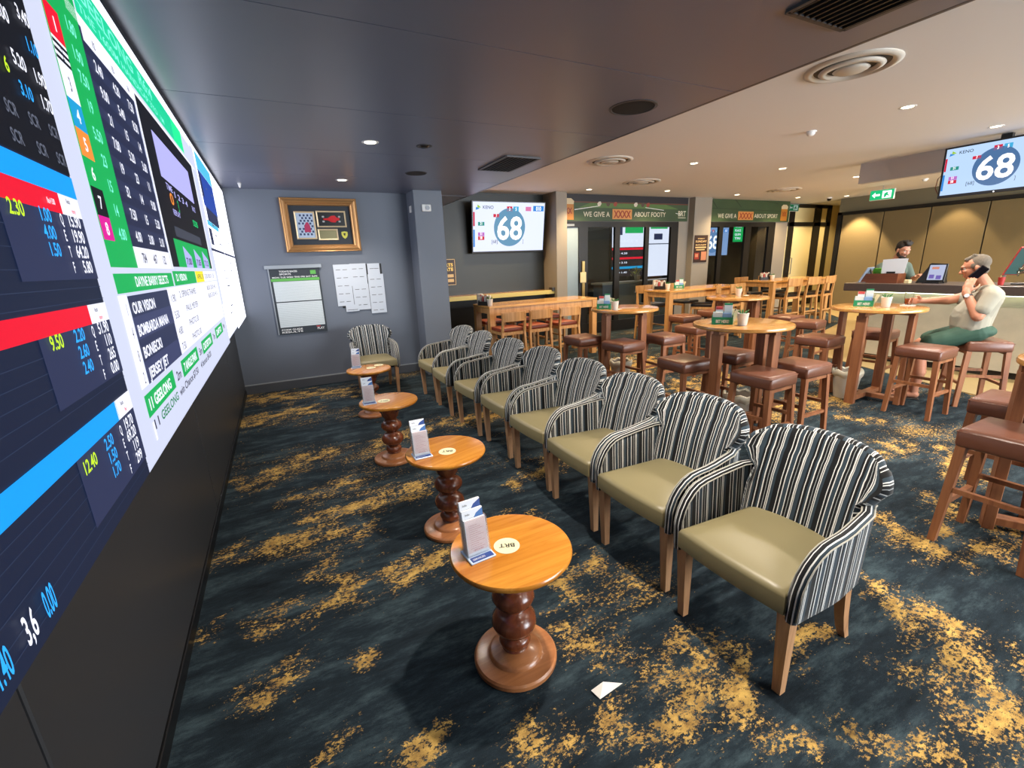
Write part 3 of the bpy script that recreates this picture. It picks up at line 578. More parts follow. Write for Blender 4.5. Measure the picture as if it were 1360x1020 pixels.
def make_tub_chair():
    t = thing('tub_chair', '', 'chair')
    # cushion
    bm = bmesh.new(); n = 12; prof = [(0.0, .372), (0.0, .44), (.006, .455), (.03, .463), (.12, .470), (.22, .473)]
    def outl(ins, k):
        a = k / n
        pts = []
        return pts
    def ring(ins, z):
        hw0, hw1, y0, y1 = .234 - ins, .198 - ins, -.305 + ins, .20 - ins
        P = []
        for i in range(9): P.append((-hw0 + 2 * hw0 * i / 8, y0 - .012 * (1 - (i / 4 - 1) ** 2), z))
        for i in range(1, 6): P.append((hw0 + (hw1 - hw0) * i / 6, y0 + (y1 - .06 - y0) * i / 6, z))
        for i in range(9):
            u = 1 - i / 4; P.append((hw1 * u, y1 - .05 * abs(u) ** 3, z))
        for i in range(5, 0, -1): P.append((-(hw0 + (hw1 - hw0) * i / 6), y0 + (y1 - .06 - y0) * i / 6, z))
        return [bm.verts.new(p) for p in P]
    R_ = [ring(i_, z) for i_, z in prof[:5]]
    for a, b in zip(R_, R_[1:]):
        for i in range(len(a)): bm.faces.new((a[i], a[(i + 1) % len(a)], b[(i + 1) % len(a)], b[i]))
    c = bm.verts.new((0, -.05, .474))
    for i in range(len(R_[-1])): bm.faces.new((R_[-1][i], R_[-1][(i + 1) % len(R_[-1])], c))
    bm.faces.new(list(reversed(R_[0])))
    obj('seat', bm, vinyl, t, smooth=True, auto=50)
    bm = bmesh.new(); bx(bm, -.20, -.27, .345, .20, .16, .374); obj('seat_frame', bm, mat('black_webbing', '141414', .8), t)
    # backrest with flared ears
    hw = [(.33, .212), (.56, .222), (.625, .208), (.645, .206), (.69, .250), (.735, .276)]
    rows = [.33 + .40 * i / 15 for i in range(16)]
    fr, bk, uv = [], [], []
    nc = 27
    for k in range(len(rows) + 5):
        fR, bR, uR = [], [], []
        for j in range(nc):
            u = -1 + 2 * j / (nc - 1)
            if k < len(rows): z = rows[k]; h = sm_tab(hw, z)
            else:
                q = (k - len(rows) + 1) / 5; top = .842 - .048 * abs(u) ** 3; z = .73 + (top - .73) * q; h = .275 - .034 * q ** 2.5
            y = .175 + .10 * max(0, (z - .42)) / .44 + .03 * max(0, (z - .62)) / .25
            y -= .055 * u * u
            ear = max(0, (h - .235)) / .05
            y -= .022 * ear * abs(u) ** 6
            thk = .030 + (.006 if k < len(rows) else 0)
            if k == len(rows) + 4: thk *= .7
            c_ = .222 * (1 + .10 * max(0, z - .36)); au = abs(u)
            X_ = c_ * au / .78 * .9 if au <= .78 else c_ * .9 + (h - c_ * .9) * ((au - .78) / .22)
            X_ = math.copysign(X_, u)
            fR.append(Vector((X_ * .99, y - thk, z))); bR.append(Vector((X_, y + thk, z))); uR.append((.5 + u * .27, z))
        fr.append(fR); bk.append(bR); uv.append(uR)
    obj('backrest', grid_solid(fr, bk, uv), fab, t, smooth=True, auto=60)
    for sgn in (-1, 1):
        fr, bk, uv = [], [], []
        ns, ntt = 15, 7
        S = [-.285, -.28, -.265, -.24, -.205, -.165, -.12, -.07, -.02, .03, .08, .12, .155, .185, .205]
        for k in range(ntt):
            a_, b_, c_ = [], [], []
            for s in S:
                q = min(1, max(0, (s + .287) / .17)); zt = .43 + .19 * math.sqrt(max(0, 1 - (1 - q) ** 2)) + .03 * max(0, min(1, (s + .1) / .25))
                zb = .348 if s < .1 else .348 - .0 * s
                z = zb + (zt - zb) * k / (ntt - 1)
                x = sm_tab([(-.3, .250), (-.05, .260), (.10, .250), (.205, .216)], s) + .012 * (z - .35) / .3
                a_.append(Vector((sgn * (x - .020), s, z))); b_.append(Vector((sgn * (x + .020), s, z))); c_.append((s * .85 + .2 * sgn, z))
            fr.append(a_); bk.append(b_); uv.append(c_)
        o = obj('armrest', grid_solid(fr, bk, uv, 'length'), fab, t, smooth=True, auto=60)
        bm = bmesh.new()
        for side in (-.021, .021):
            pts = []
            for s in S:
                q = min(1, max(0, (s + .287) / .17)); zt = .43 + .19 * math.sqrt(max(0, 1 - (1 - q) ** 2)) + .03 * max(0, min(1, (s + .1) / .25))
                x = sm_tab([(-.3, .250), (-.05, .260), (.10, .250), (.205, .216)], s) + .012 * (zt - .35) / .3
                pts.append((sgn * (x + side), s, zt + .001))
            pts = [(sgn * (.250 + side), -.287, .36)] + pts
            tube(bm, pts, .0032, 6)
        obj('piping', bm, piping_m, o, smooth=True)
        bm = bmesh.new(); vleg(bm, (sgn * .228, -.262, .372), (sgn * .226, -.250, 0), .050, .032); obj('leg', bm, oak, t)
        bm = bmesh.new()
        P = [(.372, .165, .044), (.25, .166, .042), (.14, .185, .038), (.06, .208, .034), (0, .236, .028)]
        for a, b in zip(P, P[1:]): vleg(bm, (sgn * .205, a[1], a[0]), (sgn * .205, b[1], b[0]), a[2], b[2])
        bmesh.ops.remove_doubles(bm, verts=bm.verts[:], dist=1e-5)
        obj('leg', bm, oak, t)
    return t
tub = make_tub_chair()
CY = [(1.70, 1.00), (1.735, 1.61), (1.76, 2.19), (1.775, 2.77), (1.80, 3.41), (1.775, 4.03), (1.76, 4.73), (1.77, 5.32)]
LB = ['nearest striped tub chair at the front end of the row', 'striped tub chair right behind the nearest one, second in the row', 'striped tub chair third in the row, beside the second pedestal table',
      'striped tub chair fourth in the row, counting from the front', 'striped tub chair fifth in the row, three places short of the far end', 'striped tub chair sixth in the row, before the last two',
      'striped tub chair next to last in the row, near the grey column', 'striped tub chair at the far end of the row beside the grey column']
for i, ((x, y), l) in enumerate(zip(CY, LB)):
    if i == 0: t = tub; t.location = (x, y, 0); t['label'] = l; t['group'] = 'striped tub chairs in a row'; t.rotation_euler.z = -PI / 2 + .02
    else: dup(tub, (x, y, 0), -PI / 2 + [0, .03, -.02, .04, 0, .03, -.03, .05][i], l, 'striped tub chairs in a row')
dup(tub, (1.02, 6.10, 0), -0.04, 'striped tub chair alone against the grey back wall under the pinned papers', 'striped tub chairs in a row')

# pedestal side tables
def make_side_table():
    t = thing('side_table', '', 'table')
    bm = lathe(bmesh.new(), [(0, .500), (.21, .500), (.232, .506), (.2385, .516), (.2385, .522), (.234, .529), (.228, .530), (0, .530)], 64); obj('tabletop', bm, [oak_top], t, smooth=True, auto=35)
    bm = lathe(bmesh.new(), [(0, 0), (.165, 0), (.172, .006), (.172, .022), (.165, .030), (.12, .031), (.112, .034), (.108, .044), (.10, .052), (.06, .062), (.05, .066), (0, .066)], 48); obj('base', bm, base_oak, t, smooth=True, auto=40)
    bm = lathe(bmesh.new(), [(0, .06), (.052, .062), (.056, .068), (.05, .074), (.06, .082), (.066, .098), (.06, .118), (.045, .126), (.040, .132), (.056, .142), (.082, .160), (.092, .185), (.088, .210), (.066, .235), (.046, .246), (.044, .254),
                             (.056, .266), (.078, .285), (.087, .305), (.082, .328), (.060, .350), (.048, .360), (.050, .372), (.066, .39), (.072, .41), (.078, .43), (.10, .455), (.125, .480), (.14, .498), (0, .500)], 40)
    obj('pedestal', bm, turned, t, smooth=True, auto=60)
    return t
st0 = make_side_table()
TB = [(.66, 1.39), (.755, 2.44), (.69, 3.70), (.77, 5.06)]
TL = ['nearest round pedestal side table with turned walnut column', 'second round pedestal side table from the front', 'third round pedestal side table, with the leaflet stand at its left edge', 'farthest round pedestal side table, before the lone striped chair']
tabs = []
for i, ((x, y), l) in enumerate(zip(TB, TL)):
    if i == 0: st0.location = (x, y, 0); st0['label'] = l; st0['group'] = 'pedestal side tables in a row'
    else: dup(st0, (x, y, 0), .3 * i, l, 'pedestal side tables in a row')
# club discs on the tables
ink = mat('print_ink', '23211f', 0.6); cream = mat('cream_sticker', 'e6dfb4', 0.5); white = mat('white_card', 'e4e4e2', 0.5)
for (x, y, a, l) in ((.648, 1.401, 2.75, 'on the nearest side table'), (.755, 2.409, 2.75, 'on the second side table'), (.651, 3.693, 2.9, 'on the third side table'), (.80, 5.08, 2.6, 'left of two on the farthest side table'), (.90, 5.17, 2.6, 'right of two on the farthest side table')):
    t = thing('table_sticker', 'round cream sticker lettered BRT ' + l, 'sticker', (x, y, .5305), 0, 'round club stickers')
    obj('disc', lathe(bmesh.new(), [(0, 0), (.051, 0), (.051, .0012), (0, .0012)], 32), cream, t)
    Fm = Matrix.Rotation(a, 4, 'Z')
    text('lettering', [('BRT', 0, -.012, .024, .062, 'C')], ink, Fm, .0016, t, 0.02)
# leaflet stands
acr = mat('clear_acrylic', (0.93, 0.97, 1, 1), 0.05, trans=0.9, ior=1.3, alpha=0.55); lf_blue = mat('leaflet_blue', '3b6aa8', 0.5); lf_white = mat('leaflet_white', 'd9dee6', 0.5); lf_pink = mat('price_card', 'd8c3c4', 0.5); lf_navy = mat('leaflet_navy', '1d3f86', .5)
redink = mat('red_ink', 'b03038', .5); blueprint = mat('blue_ink', '4a78b8', .5)
def make_stand():
    t = thing('leaflet_stand', '', 'leaflet holder')
    bm = bx(bmesh.new(), -.052, -.046, 0, .052, .05, .008, .002); obj('base', bm, mat('stand_base', 'c6d4e8', .25), t)
    o = obj('base_strip', bx(bmesh.new(), -.044, -.044, .008, .044, -.016, .0095), lf_navy, t)
    text('print', [('SERVICES', -.038, -.036, .010, .05)], white, Matrix.Identity(4), .0098, o)
    tilt = Matrix.Rotation(-.16, 4, 'X')
    obj('back_plate', bx(bmesh.new(), -.047, .03, .008, .047, .033, .205, 0, 1, tilt), acr, t)
    for s in (-1, 1):
        obj('side_panel', bx(bmesh.new(), s * .047 - .001, -.012, .008, s * .047 + .001, .033, .15, 0, 1, tilt), acr, t)
    for k, (y, z1, m) in enumerate(((.020, .212, lf_blue), (.006, .180, lf_blue), (-.008, .148, lf_pink))):
        o = obj('leaflet', bx(bmesh.new(), -.043, y, .010, .043, y + .010, z1, 0, 1, tilt), [lf_white], t)
        Fm = tilt @ frame((0, y - .0006, 0), (1, 0, 0), (0, 0, 1))
        if k < 2:
            quads('cover_print', [(-.043, z1 - .07, -.01, z1 - .05, .015, z1 - .018, .043, z1 - .004, .043, z1 - .07)], lf_navy if k == 0 else lf_blue, Fm, 0, o)
            text('print', [('Info', -.03, z1 - .02, .008, .018)], ink, Fm, .0004, o)
        else:
            quads('card_print', [(-.041, .02, .041, .147)], lf_pink, Fm, 0, o)
            quads('text_lines', [(-.03, zz, .03 - .012 * (i % 3), zz + .0016) for i, zz in enumerate([.035 + .008 * q for q in range(12)])], mat('faint_red', 'bd8b8b', .6), Fm, .0004, o)
            text('print', [('SERVICES', -.02, .024, .006, .04)], redink, Fm, .0005, o)
    obj('front_plate', bx(bmesh.new(), -.047, -.014, .008, .047, -.012, .145, 0, 1, tilt), acr, t)
    return t
s0 = make_stand()
SL = ['clear stand of blue and white leaflets on the nearest side table', 'clear leaflet stand on the second side table', 'clear leaflet stand on the third side table', 'clear leaflet stand on the farthest side table']
for i, ((x, y, a), l) in enumerate(zip([(.530, 1.405, .08), (.607, 2.425, .0), (.535, 3.69, -.05), (.66, 5.19, -.3)], SL)):
    if i == 0: s0.location = (x, y, .531); s0['label'] = l; s0['group'] = 'leaflet stands'; s0.rotation_euler.z = a
    else: dup(s0, (x, y, .531), a, l, 'leaflet stands')
# dropped ticket
bm = bmesh.new(); q = [bm.verts.new(p) for p in ((-.05, .03, .012), (-.048, -.012, .004), (.07, -.03, .003), (.0, .012, .03))]
bm.faces.new((q[0], q[1], q[3])); bm.faces.new((q[3], q[1], q[2])); bm.faces.new((q[0], q[3], q[2]))
tk = obj('paper_ticket', bm, mat('ticket_paper', 'd8d4cc', .6), None, loc=(.89, 1.085, 0), rot=(0, 0, .25)); tag(tk, 'folded white paper ticket lying on the carpet by the nearest side table', 'ticket')

# round high tables
def make_round():
    t = thing('high_table', '', 'table')
    obj('tabletop', lathe(bmesh.new(), [(0, .966), (.395, .966), (.408, .972), (.41, .985), (.405, .998), (.398, 1.0), (0, 1.0)], 64), rosy_top, t, smooth=True, auto=35)
    for i in range(4):
        a = i * PI / 2 + .02; M = Matrix.Rotation(a, 4, 'Z')
        obj('leg', bx(bmesh.new(), .285, -.045, 0, .335, .045, .93, .003, 1, M), rosy, t)
    for i in range(2):
        M = Matrix.Rotation(i * PI / 2 + .02, 4, 'Z')
        obj('top_rail', bx(bmesh.new(), -.335, -.03, .93 - .0, .335, .03, .966, 0, 1, M), rosy, t)
        obj('foot_rail', bx(bmesh.new(), -.285, -.035, .03 + .001 * i, .285, .035, .075 + .001 * i, .002, 1, M), rosy, t)
    return t
ht = make_round()
HT = [((3.64, 2.66), 'round high table nearest the striped chairs, with a green ticket caddy'), ((3.81, 4.42), 'round high table with a glossy top before the glazed doors'), ((5.85, 4.39), 'round high table further back with a single white pot on it'),
      ((5.60, 2.53), 'round high table where the man in shorts sits'), ((3.63, .57), 'round high table at the right edge of the view, mostly cut off')]
for i, ((x, y), l) in enumerate(HT):
    if i == 0: ht.location = (x, y, 0); ht['label'] = l; ht['group'] = 'round high tables'
    else: dup(ht, (x, y, 0), [0, .04, -.03, .05, .43][i], l, 'round high tables')
for o_ in bpy.data.objects:
    if o_.get('label', '').startswith('round high table at the right edge'):
        for c_ in o_.children:
            if c_.name.startswith('tabletop'): c_.scale = (.86, .86, 1)
# square leather stools
def make_stool(m=leather):
    t = thing('bar_stool', '', 'stool')
    bm = bx(bmesh.new(), -.18, -.18, .565, .18, .18, .672, .022, 3)
    for v in bm.verts:
        if v.co.z > .66: v.co.z += .010 * (1 - (v.co.x / .18) ** 2) * (1 - (v.co.y / .18) ** 2); v.co.x *= .975; v.co.y *= .975
    o = obj('seat', bm, m, t, smooth=True, auto=50)
    bm = bmesh.new()
    tube(bm, [(x * .176, y * .176, .652) for x, y in ((-1, -1), (1, -1), (1, 1), (-1, 1), (-1, -1))], .0035, 6); obj('seam', bm, m, o, smooth=True)
    for sx_ in (-1, 1):
        for sy_ in (-1, 1):
            obj('leg', vleg(bmesh.new(), (sx_ * .150, sy_ * .150, .575), (sx_ * .178, sy_ * .178, 0), .042, .034), rosy, t)
    for s in (-1, 1):
        obj('stretcher', beam(bmesh.new(), (-.166, s * .166, .24), (.166, s * .166, .24), .026), rosy, t)
        obj('stretcher', beam(bmesh.new(), (s * .160, -.160, .32), (s * .160, .160, .32), .026), rosy, t)
        obj('seat_rail', beam(bmesh.new(), (-.15, s * .152, .555), (.15, s * .152, .555), .028), rosy, t)
    return t
bs = make_stool(); bd = make_stool(leather_dk)
ST = [(bs, 3.41, 2.26, .04, 'brown stool in front of the nearest round table, facing the striped chairs'), (bs, 3.31, 2.98, -.06, 'brown stool on the left side of the nearest round table'), (bs, 3.95, 2.30, 0, 'brown stool to the right of the nearest round table, half in shade'),
      (bs, 3.93, 2.96, .05, 'brown stool behind the nearest round table'), (bs, 3.34, 4.64, 0, 'brown stool left of the glossy round table'), (bs, 3.48, 4.04, .06, 'brown stool in front of the glossy round table'),
      (bs, 4.17, 4.09, -.04, 'brown stool right of the glossy round table'), (bs, 5.36, 2.93, .03, 'brown stool left of the table with the seated man'), (bs, 5.46, 2.01, 0, 'brown stool in front of the table with the seated man'),
      (bs, 6.20, 2.78, .1, 'brown stool on the bar side of the table with the seated man'), (bs, 6.24, 1.88, .75, 'stool the man in shorts is sitting on'), (bs, 6.74, 4.20, .03, 'brown stool right of the far round table with the single pot'),
      (bs, 5.02, 4.40, .1, 'brown stool left of the far round table with the single pot'), (bs, 5.78, 5.26, -.1, 'brown stool beyond the far round table, toward the long tables'), (bs, 6.45, 3.72, .2, 'dark-shaded brown stool before the far round table'),
      (bs, 6.62, 5.42, .05, 'farthest brown stool, tucked at the long table with black seated chairs'),
      (bs, 3.25, .76, 0, 'large brown stool cut by the right edge of the view'), (bs, 3.95, .96, .04, 'brown stool behind the one cut by the right edge')]
used = {}
for m_, x, y, a, l in ST:
    if id(m_) not in used: used[id(m_)] = 1; m_.location = (x, y, 0); m_.rotation_euler.z = a; m_['label'] = l; m_['group'] = 'square leather stools'
    else: dup(m_, (x, y, 0), a, l, 'square leather stools')
bpy.data.objects.remove(bd) if False else None
for ch in list(bd.children):
    for g in list(ch.children): bpy.data.objects.remove(g)
    bpy.data.objects.remove(ch)
bpy.data.objects.remove(bd)
# long high tables
def long_table(x0, x1, y0, y1, h, label, wood_m, top_m):
    t = thing('long_table', label, 'table', ((x0 + x1) / 2, (y0 + y1) / 2, 0), 0, 'long high tables')
    hx, hy = (x1 - x0) / 2, (y1 - y0) / 2
    obj('tabletop', bx(bmesh.new(), -hx, -hy, h - .035, hx, hy, h, .003), top_m, t)
    for s in (-1, 1): obj('apron', bx(bmesh.new(), -hx + .09, s * (hy - .03) - .012, h - .15, hx - .09, s * (hy - .03) + .012, h - .035), wood_m, t)
    for s in (-1, 1): obj('end_apron', bx(bmesh.new(), s * (hx - .03) - .012, -hy + .09, h - .12, s * (hx - .03) + .012, hy - .09, h - .035), wood_m, t)
    for a in (-1, 1):
        for b in (-1, 1): obj('leg', bx(bmesh.new(), a * (hx - .05) - .048, b * (hy - .05) - .048, 0, a * (hx - .05) + .048, b * (hy - .05) + .048, h - .035, .003), wood_m, t)
    for s in (-1, 1): obj('foot_rail', bx(bmesh.new(), s * (hx - .05) - .02, -hy + .09, .10, s * (hx - .05) + .02, hy - .09, .16), wood_m, t)
    return t
long_table(2.83, 4.86, 6.34, 6.98, .96, 'long light timber high table with red seated chairs under the wall television', beech, beech_top)
long_table(6.14, 8.15, 5.95, 6.60, 1.0, 'long timber high table in the middle, before the glazed doors', beech, beech_top)
long_table(9.25, 11.30, 6.12, 6.88, 1.0, 'long timber high table at the far end, with black seated chairs', beech, beech_top)
def make_bar_chair(h, seat_h, w_, seat_m, curve):
    """faces +y, back at -y"""
    t = thing('bar_chair', '', 'chair')
    hw = w_ / 2
    obj('seat', bx(bmesh.new(), -hw + .015, -.17, seat_h - .055, hw - .015, .20, seat_h, .014, 2), seat_m, t, smooth=True, auto=50)
    for s in (-1, 1):
        bm = bmesh.new(); P = [(s * (hw - .005), -.235, 0), (s * (hw - .018), -.19, seat_h - .06), (s * (hw - .02), -.235, h - .02)]
        vleg(bm, P[1], P[0], .032, .03, .045, .036); vleg(bm, P[1], P[2], .032, .026, .045, .024); obj('leg', bm, beech, t)
        obj('leg', vleg(bmesh.new(), (s * (hw - .025), .185, seat_h - .055), (s * (hw - .01), .20, 0), .036, .030), beech, t)
        obj('side_stretcher', beam(bmesh.new(), (s * (hw - .012), -.21, .27), (s * (hw - .014), .195, .27), .026), beech, t)
        obj('seat_rail', beam(bmesh.new(), (s * (hw - .02), -.19, seat_h - .075), (s * (hw - .02), .19, seat_h - .075), .04, ratio=.5), beech, t)
    obj('foot_rest', beam(bmesh.new(), (-hw + .01, .195, .20), (hw - .01, .195, .20), .03), beech, t)
    obj('back_stretcher', beam(bmesh.new(), (-hw + .01, -.212, .33), (hw - .01, -.212, .33), .026), beech, t)
    obj('seat_rail', beam(bmesh.new(), (-hw + .02, -.188, seat_h - .075), (hw - .02, -.188, seat_h - .075), .045, ratio=.5), beech, t)
    bm = bmesh.new(); n = 9; A, B = [], []
    for i in range(n):
        u = -1 + 2 * i / (n - 1); x = u * hw * (1.0 if not curve else 1.04); y = -.232 + (.012 if not curve else .0) - .03 * (1 - u * u)
        z1 = h; z0 = h - (.135 if not curve else .16) + (.035 * u * u if curve else 0)
        A.append([bm.verts.new((x, y + dy, z)) for dy, z in ((-.009, z0), (-.012, z1), (.009, z1), (.009, z0))])
    for a, b in zip(A, A[1:]):
        for k in range(4): bm.faces.new((a[k], b[k], b[(k + 1) % 4], a[(k + 1) % 4]))
    bm.faces.new(A[0]); bm.faces.new(list(reversed(A[-1])))
    bmesh.ops.recalc_face_normals(bm, faces=bm.faces[:])
    obj('back_board', bm, beech, t, smooth=True, auto=40)
    return t
bc = make_bar_chair(.90, .66, .40, redseat, False)
bcl = [(3.02, 6.12, 0, 'red seated timber bar chair, first from the left in front of the long table'), (3.48, 6.13, .02, 'red seated timber bar chair, middle one in front of the long table'), (4.0, 6.13, .04, 'red seated timber bar chair, right one in front of the long table'),
       (3.20, 7.14, PI, 'red seated bar chair behind the long table at its left end'), (3.72, 7.08, PI, 'red seated bar chair in the middle behind the long table'), (4.35, 7.08, PI, 'red seated bar chair behind the long table at its right end')]
for i, (x, y, a, l) in enumerate(bcl):
    if i == 0: bc.location = (x, y, 0); bc.rotation_euler.z = a; bc['label'] = l; bc['group'] = 'red seated bar chairs'
    else: dup(bc, (x, y, 0), a, l, 'red seated bar chairs')
bk_ = make_bar_chair(1.05, .72, .44, leather_dk, True)
bkl = [(9.62, 6.12, -.03, 'black seated bar chair, left one in front of the far long table'), (10.20, 6.08, 0, 'black seated bar chair, middle one in front of the far long table'), (10.72, 6.05, .1, 'black seated bar chair, right one in front of the far long table'),
       (9.75, 7.02, PI, 'black seated bar chair on the far side of the far long table, left'), (10.6, 7.02, PI, 'black seated bar chair on the far side of the far long table, right'),
       (7.10, 6.02, .55, 'black seated bar chair turned sideways at the middle long table'), (7.68, 6.02, .1, 'black seated bar chair next to the one turned sideways'), (6.55, 6.78, PI, 'black seated bar chair behind the middle long table, left'), (7.4, 6.78, PI, 'black seated bar chair behind the middle long table, right')]
for i, (x, y, a, l) in enumerate(bkl):
    if i == 0: bk_.location = (x, y, 0); bk_.rotation_euler.z = a; bk_['label'] = l; bk_['group'] = 'black seated bar chairs'
    else: dup(bk_, (x, y, 0), a, l, 'black seated bar chairs')
# ================================================================ BACK WALL FURNISHINGS
FB = wallB(0)
def wbq(name, r, m, y, parent, lay=0):
    o = quads(name, r, m, wallB(y), lay, parent)
    if parent: o.matrix_parent_inverse = Matrix.Translation(-Vector(parent.location))
    return o
def wbt(name, r, m, y, parent, bold=0.02, cx=0.6):
    o = text(name, r, m, wallB(y), 0, parent, bold, cx)
    if parent: o.matrix_parent_inverse = Matrix.Translation(-Vector(parent.location))
    return o
def wbx(name, x0, y0, z0, x1, y1, z1, m, parent, bev=0, **k):
    o = obj(name, bx(bmesh.new(), x0, y0, z0, x1, y1, z1, bev), m, parent, **k)
    if parent: o.matrix_parent_inverse = Matrix.Translation(-Vector(parent.location))
    return o
# gold framed motor racing display
gold = mat('gilt_frame', 'b98a58', 0.35, metal=0.55); gold2 = mat('gilt_bead', 'e0c8a0', 0.35, metal=0.3)
t = thing('framed_display', 'gold framed motor racing display with a red race car, hung on the grey wall', 'picture', (.67, 6.87, 1.84))
def frame_mesh(x0, z0, x1, z1, prof):
    """mitred moulding: prof is (inset, y) pairs"""
    bm = bmesh.new(); rings = []
    for ins, y in prof: rings.append([bm.verts.new(p) for p in ((x0 + ins, y, z0 + ins), (x1 - ins, y, z0 + ins), (x1 - ins, y, z1 - ins), (x0 + ins, y, z1 - ins))])
    for a, b in zip(rings, rings[1:]):
        for i in range(4): bm.faces.new((a[i], a[(i + 1) % 4], b[(i + 1) % 4], b[i]))
    bmesh.ops.recalc_face_normals(bm, faces=bm.faces[:]); return bm
def par(o, p): o.parent = p; o.matrix_parent_inverse = Matrix.Translation(-Vector(p.location)); return o
par(obj('frame', frame_mesh(.195, 1.835, 1.145, 2.515, [(0, 6.90), (0, 6.845), (.008, 6.835), (.018, 6.838), (.024, 6.825), (.045, 6.818), (.062, 6.828), (.072, 6.842), (.082, 6.84), (.092, 6.848), (.094, 6.885)]), gold), t)
wbx('mount_board', .28, 6.885, 1.92, 1.06, 6.89, 2.43, mat('mount_navy', '232a33', .6), t)
for nm, (a, b, c, d) in (('photo', (.345, 2.0, .595, 2.35)), ('photo', (.615, 2.15, .99, 2.36)), ('plaque', (.61, 1.985, .865, 2.13))):
    o = par(obj(nm, frame_mesh(a, b, c, d, [(0, 6.886), (0, 6.872), (.006, 6.868), (.018, 6.872), (.02, 6.884)]), gold2), t)
wbq('photo_print', [(.365, 2.02, .575, 2.33)], mat('photo_pale', 'b9c8dc', .3), 6.8835, t)
wbq('photo_print', [(.635, 2.17, .97, 2.34)], mat('photo_black', '0b0c10', .3), 6.8835, t)
wbq('plaque_print', [(.63, 2.005, .845, 2.11)], mat('brass_plate', '8d8663', .3, metal=.5), 6.8835, t)
random.seed(9)
o = wbq('photo_checks', [(x, z, x + .024, z + .026) for x, z in [(.385 + .045 * i + (.022 if j % 2 else 0), 2.05 + .034 * j) for i in range(4) for j in range(8)] if random.random() < .8 and x < .55], mat('photo_navy', '2a3f66', .4), 6.883, t); o['kind'] = 'stuff'
wbq('photo_car', [(.45, 2.09, .455, 2.17, .48, 2.215, .505, 2.215, .525, 2.17, .53, 2.09)], mat('photo_red', 'b82a58', .4), 6.8825, t)
car = par(obj('model_car', prism(bmesh.new(), [(.70, 2.245), (.76, 2.238), (.80, 2.215), (.85, 2.212), (.87, 2.235), (.905, 2.24), (.905, 2.27), (.87, 2.275), (.85, 2.30), (.80, 2.295), (.76, 2.268), (.70, 2.262)], .012, wallB(6.8825)), mat('car_red', 'd01822', .25)), t)
for x in (.70, .905):
    for z in (2.225, 2.285): 
        w_ = obj('wheel', bx(bmesh.new(), x - .014, 6.872, z - .011, x + .014, 6.882, z + .011, .003), mat('tyre_pale', 'b8b8b8', .4)); par(w_, t)
par(obj('shield', prism(bmesh.new(), [(.91, 2.09), (.91, 2.05), (.925, 2.02), (.95, 2.0), (.975, 2.02), (.99, 2.05), (.99, 2.09), (.95, 2.098)], .004, wallB(6.885)), mat('shield_yellow', 'd8d24a', .4)), t)
wbq('shield_horse', [(.935, 2.06, .945, 2.035, .95, 2.045, .96, 2.04, .955, 2.06, .968, 2.058, .955, 2.078, .945, 2.07, .93, 2.075)], mat('print_ink'), 6.880, t)
# fields board
t = thing('notice_board', 'dark form guide board with two white lined sheets, left of the pinned papers', 'board', (.25, 6.895, .77))
wbx('board', -.055, 6.882, .765, .555, 6.896, 1.635, mat('board_slate', '2a3138', .5), t, .002)
wbx('clip_rail', -.105, 6.862, 1.63, .59, 6.898, 1.678, mat('alloy', 'aab0b6', .35, metal=.6), t, .003)
wbx('edge_strip', -.07, 6.88, .765, -.056, 6.897, 1.63, mat('alloy', 'aab0b6', .35, metal=.6), t)
wbq('green_bar', [(-.05, 1.47, .545, 1.505)], mat('board_green', '5aa84a', .5), 6.8815, t)
wbq('green_logo', [(.44, 1.55, .51, 1.60)], mat('board_green', '5aa84a', .5), 6.8815, t)
for a, b in ((1.205, 1.465), (.86, 1.19)):
    o = wbx('sheet', -.03, 6.879, a, .535, 6.8815, b, mat('sheet_white', 'c8d0d2', .6), t)
    q = wbq('ruled_lines', [(-.025, a + (b - a) * i / 14, .53, a + (b - a) * i / 14 + .0025) for i in range(1, 14)], mat('rule_grey', '8c989c', .6), 6.8785, t); q['kind'] = 'stuff'
q = wbt('heading', [('TODAYS RACES', .06, 1.585, .022, .22), ('SPORTS', .06, 1.55, .022, .14), ('MON TUE WED THU FRI SAT SUN', -.03, 1.512, .018, .55), ('FORM GUIDE', -.02, .815, .022, .26), ('RESULTS', -.02, .782, .022, .26), ('PLAY', .43, .80, .03, .09)], white, 6.8812, t)
wbq('red_logo', [(.42, .835, .47, .85)], mat('red_ink', 'b03038', .5), 6.881, t)
# pinned papers
t = thing('pinned_papers', 'cluster of overlapping white printed papers pinned to the grey wall', 'papers', (1.08, 6.895, 1.0))
pp = [(.74, 1.09, .96, 1.66), (.96, 1.36, 1.18, 1.665), (.965, 1.02, 1.185, 1.38), (1.20, 1.49, 1.37, 1.66), (1.19, .955, 1.41, 1.51), (.84, 1.005, 1.02, 1.10)]
paper = mat('paper_sheet', 'c3cad4', .7)
bkp = wbx('backing', .80, 6.893, 1.06, 1.40, 6.897, 1.655, mat('board_black', '1b1c20', .6), t)
for i, (a, b, c, d) in enumerate(pp):
    o = wbx('paper_sheet', a, 6.888 - .0015 * i, b, c, 6.889 - .0015 * i, d, paper, t)
    L_ = []
    for zz in range(int((d - b) / .11)):
        for xx in (a + .03, (a + c) / 2 + .01): L_.append((xx, d - .075 - .11 * zz, xx + .06, d - .069 - .11 * zz))
    q = wbq('print_lines', L_ or [(a + .02, b + .02, c - .02, b + .026)], ink, 6.8875 - .0015 * i, t); q['kind'] = 'stuff'
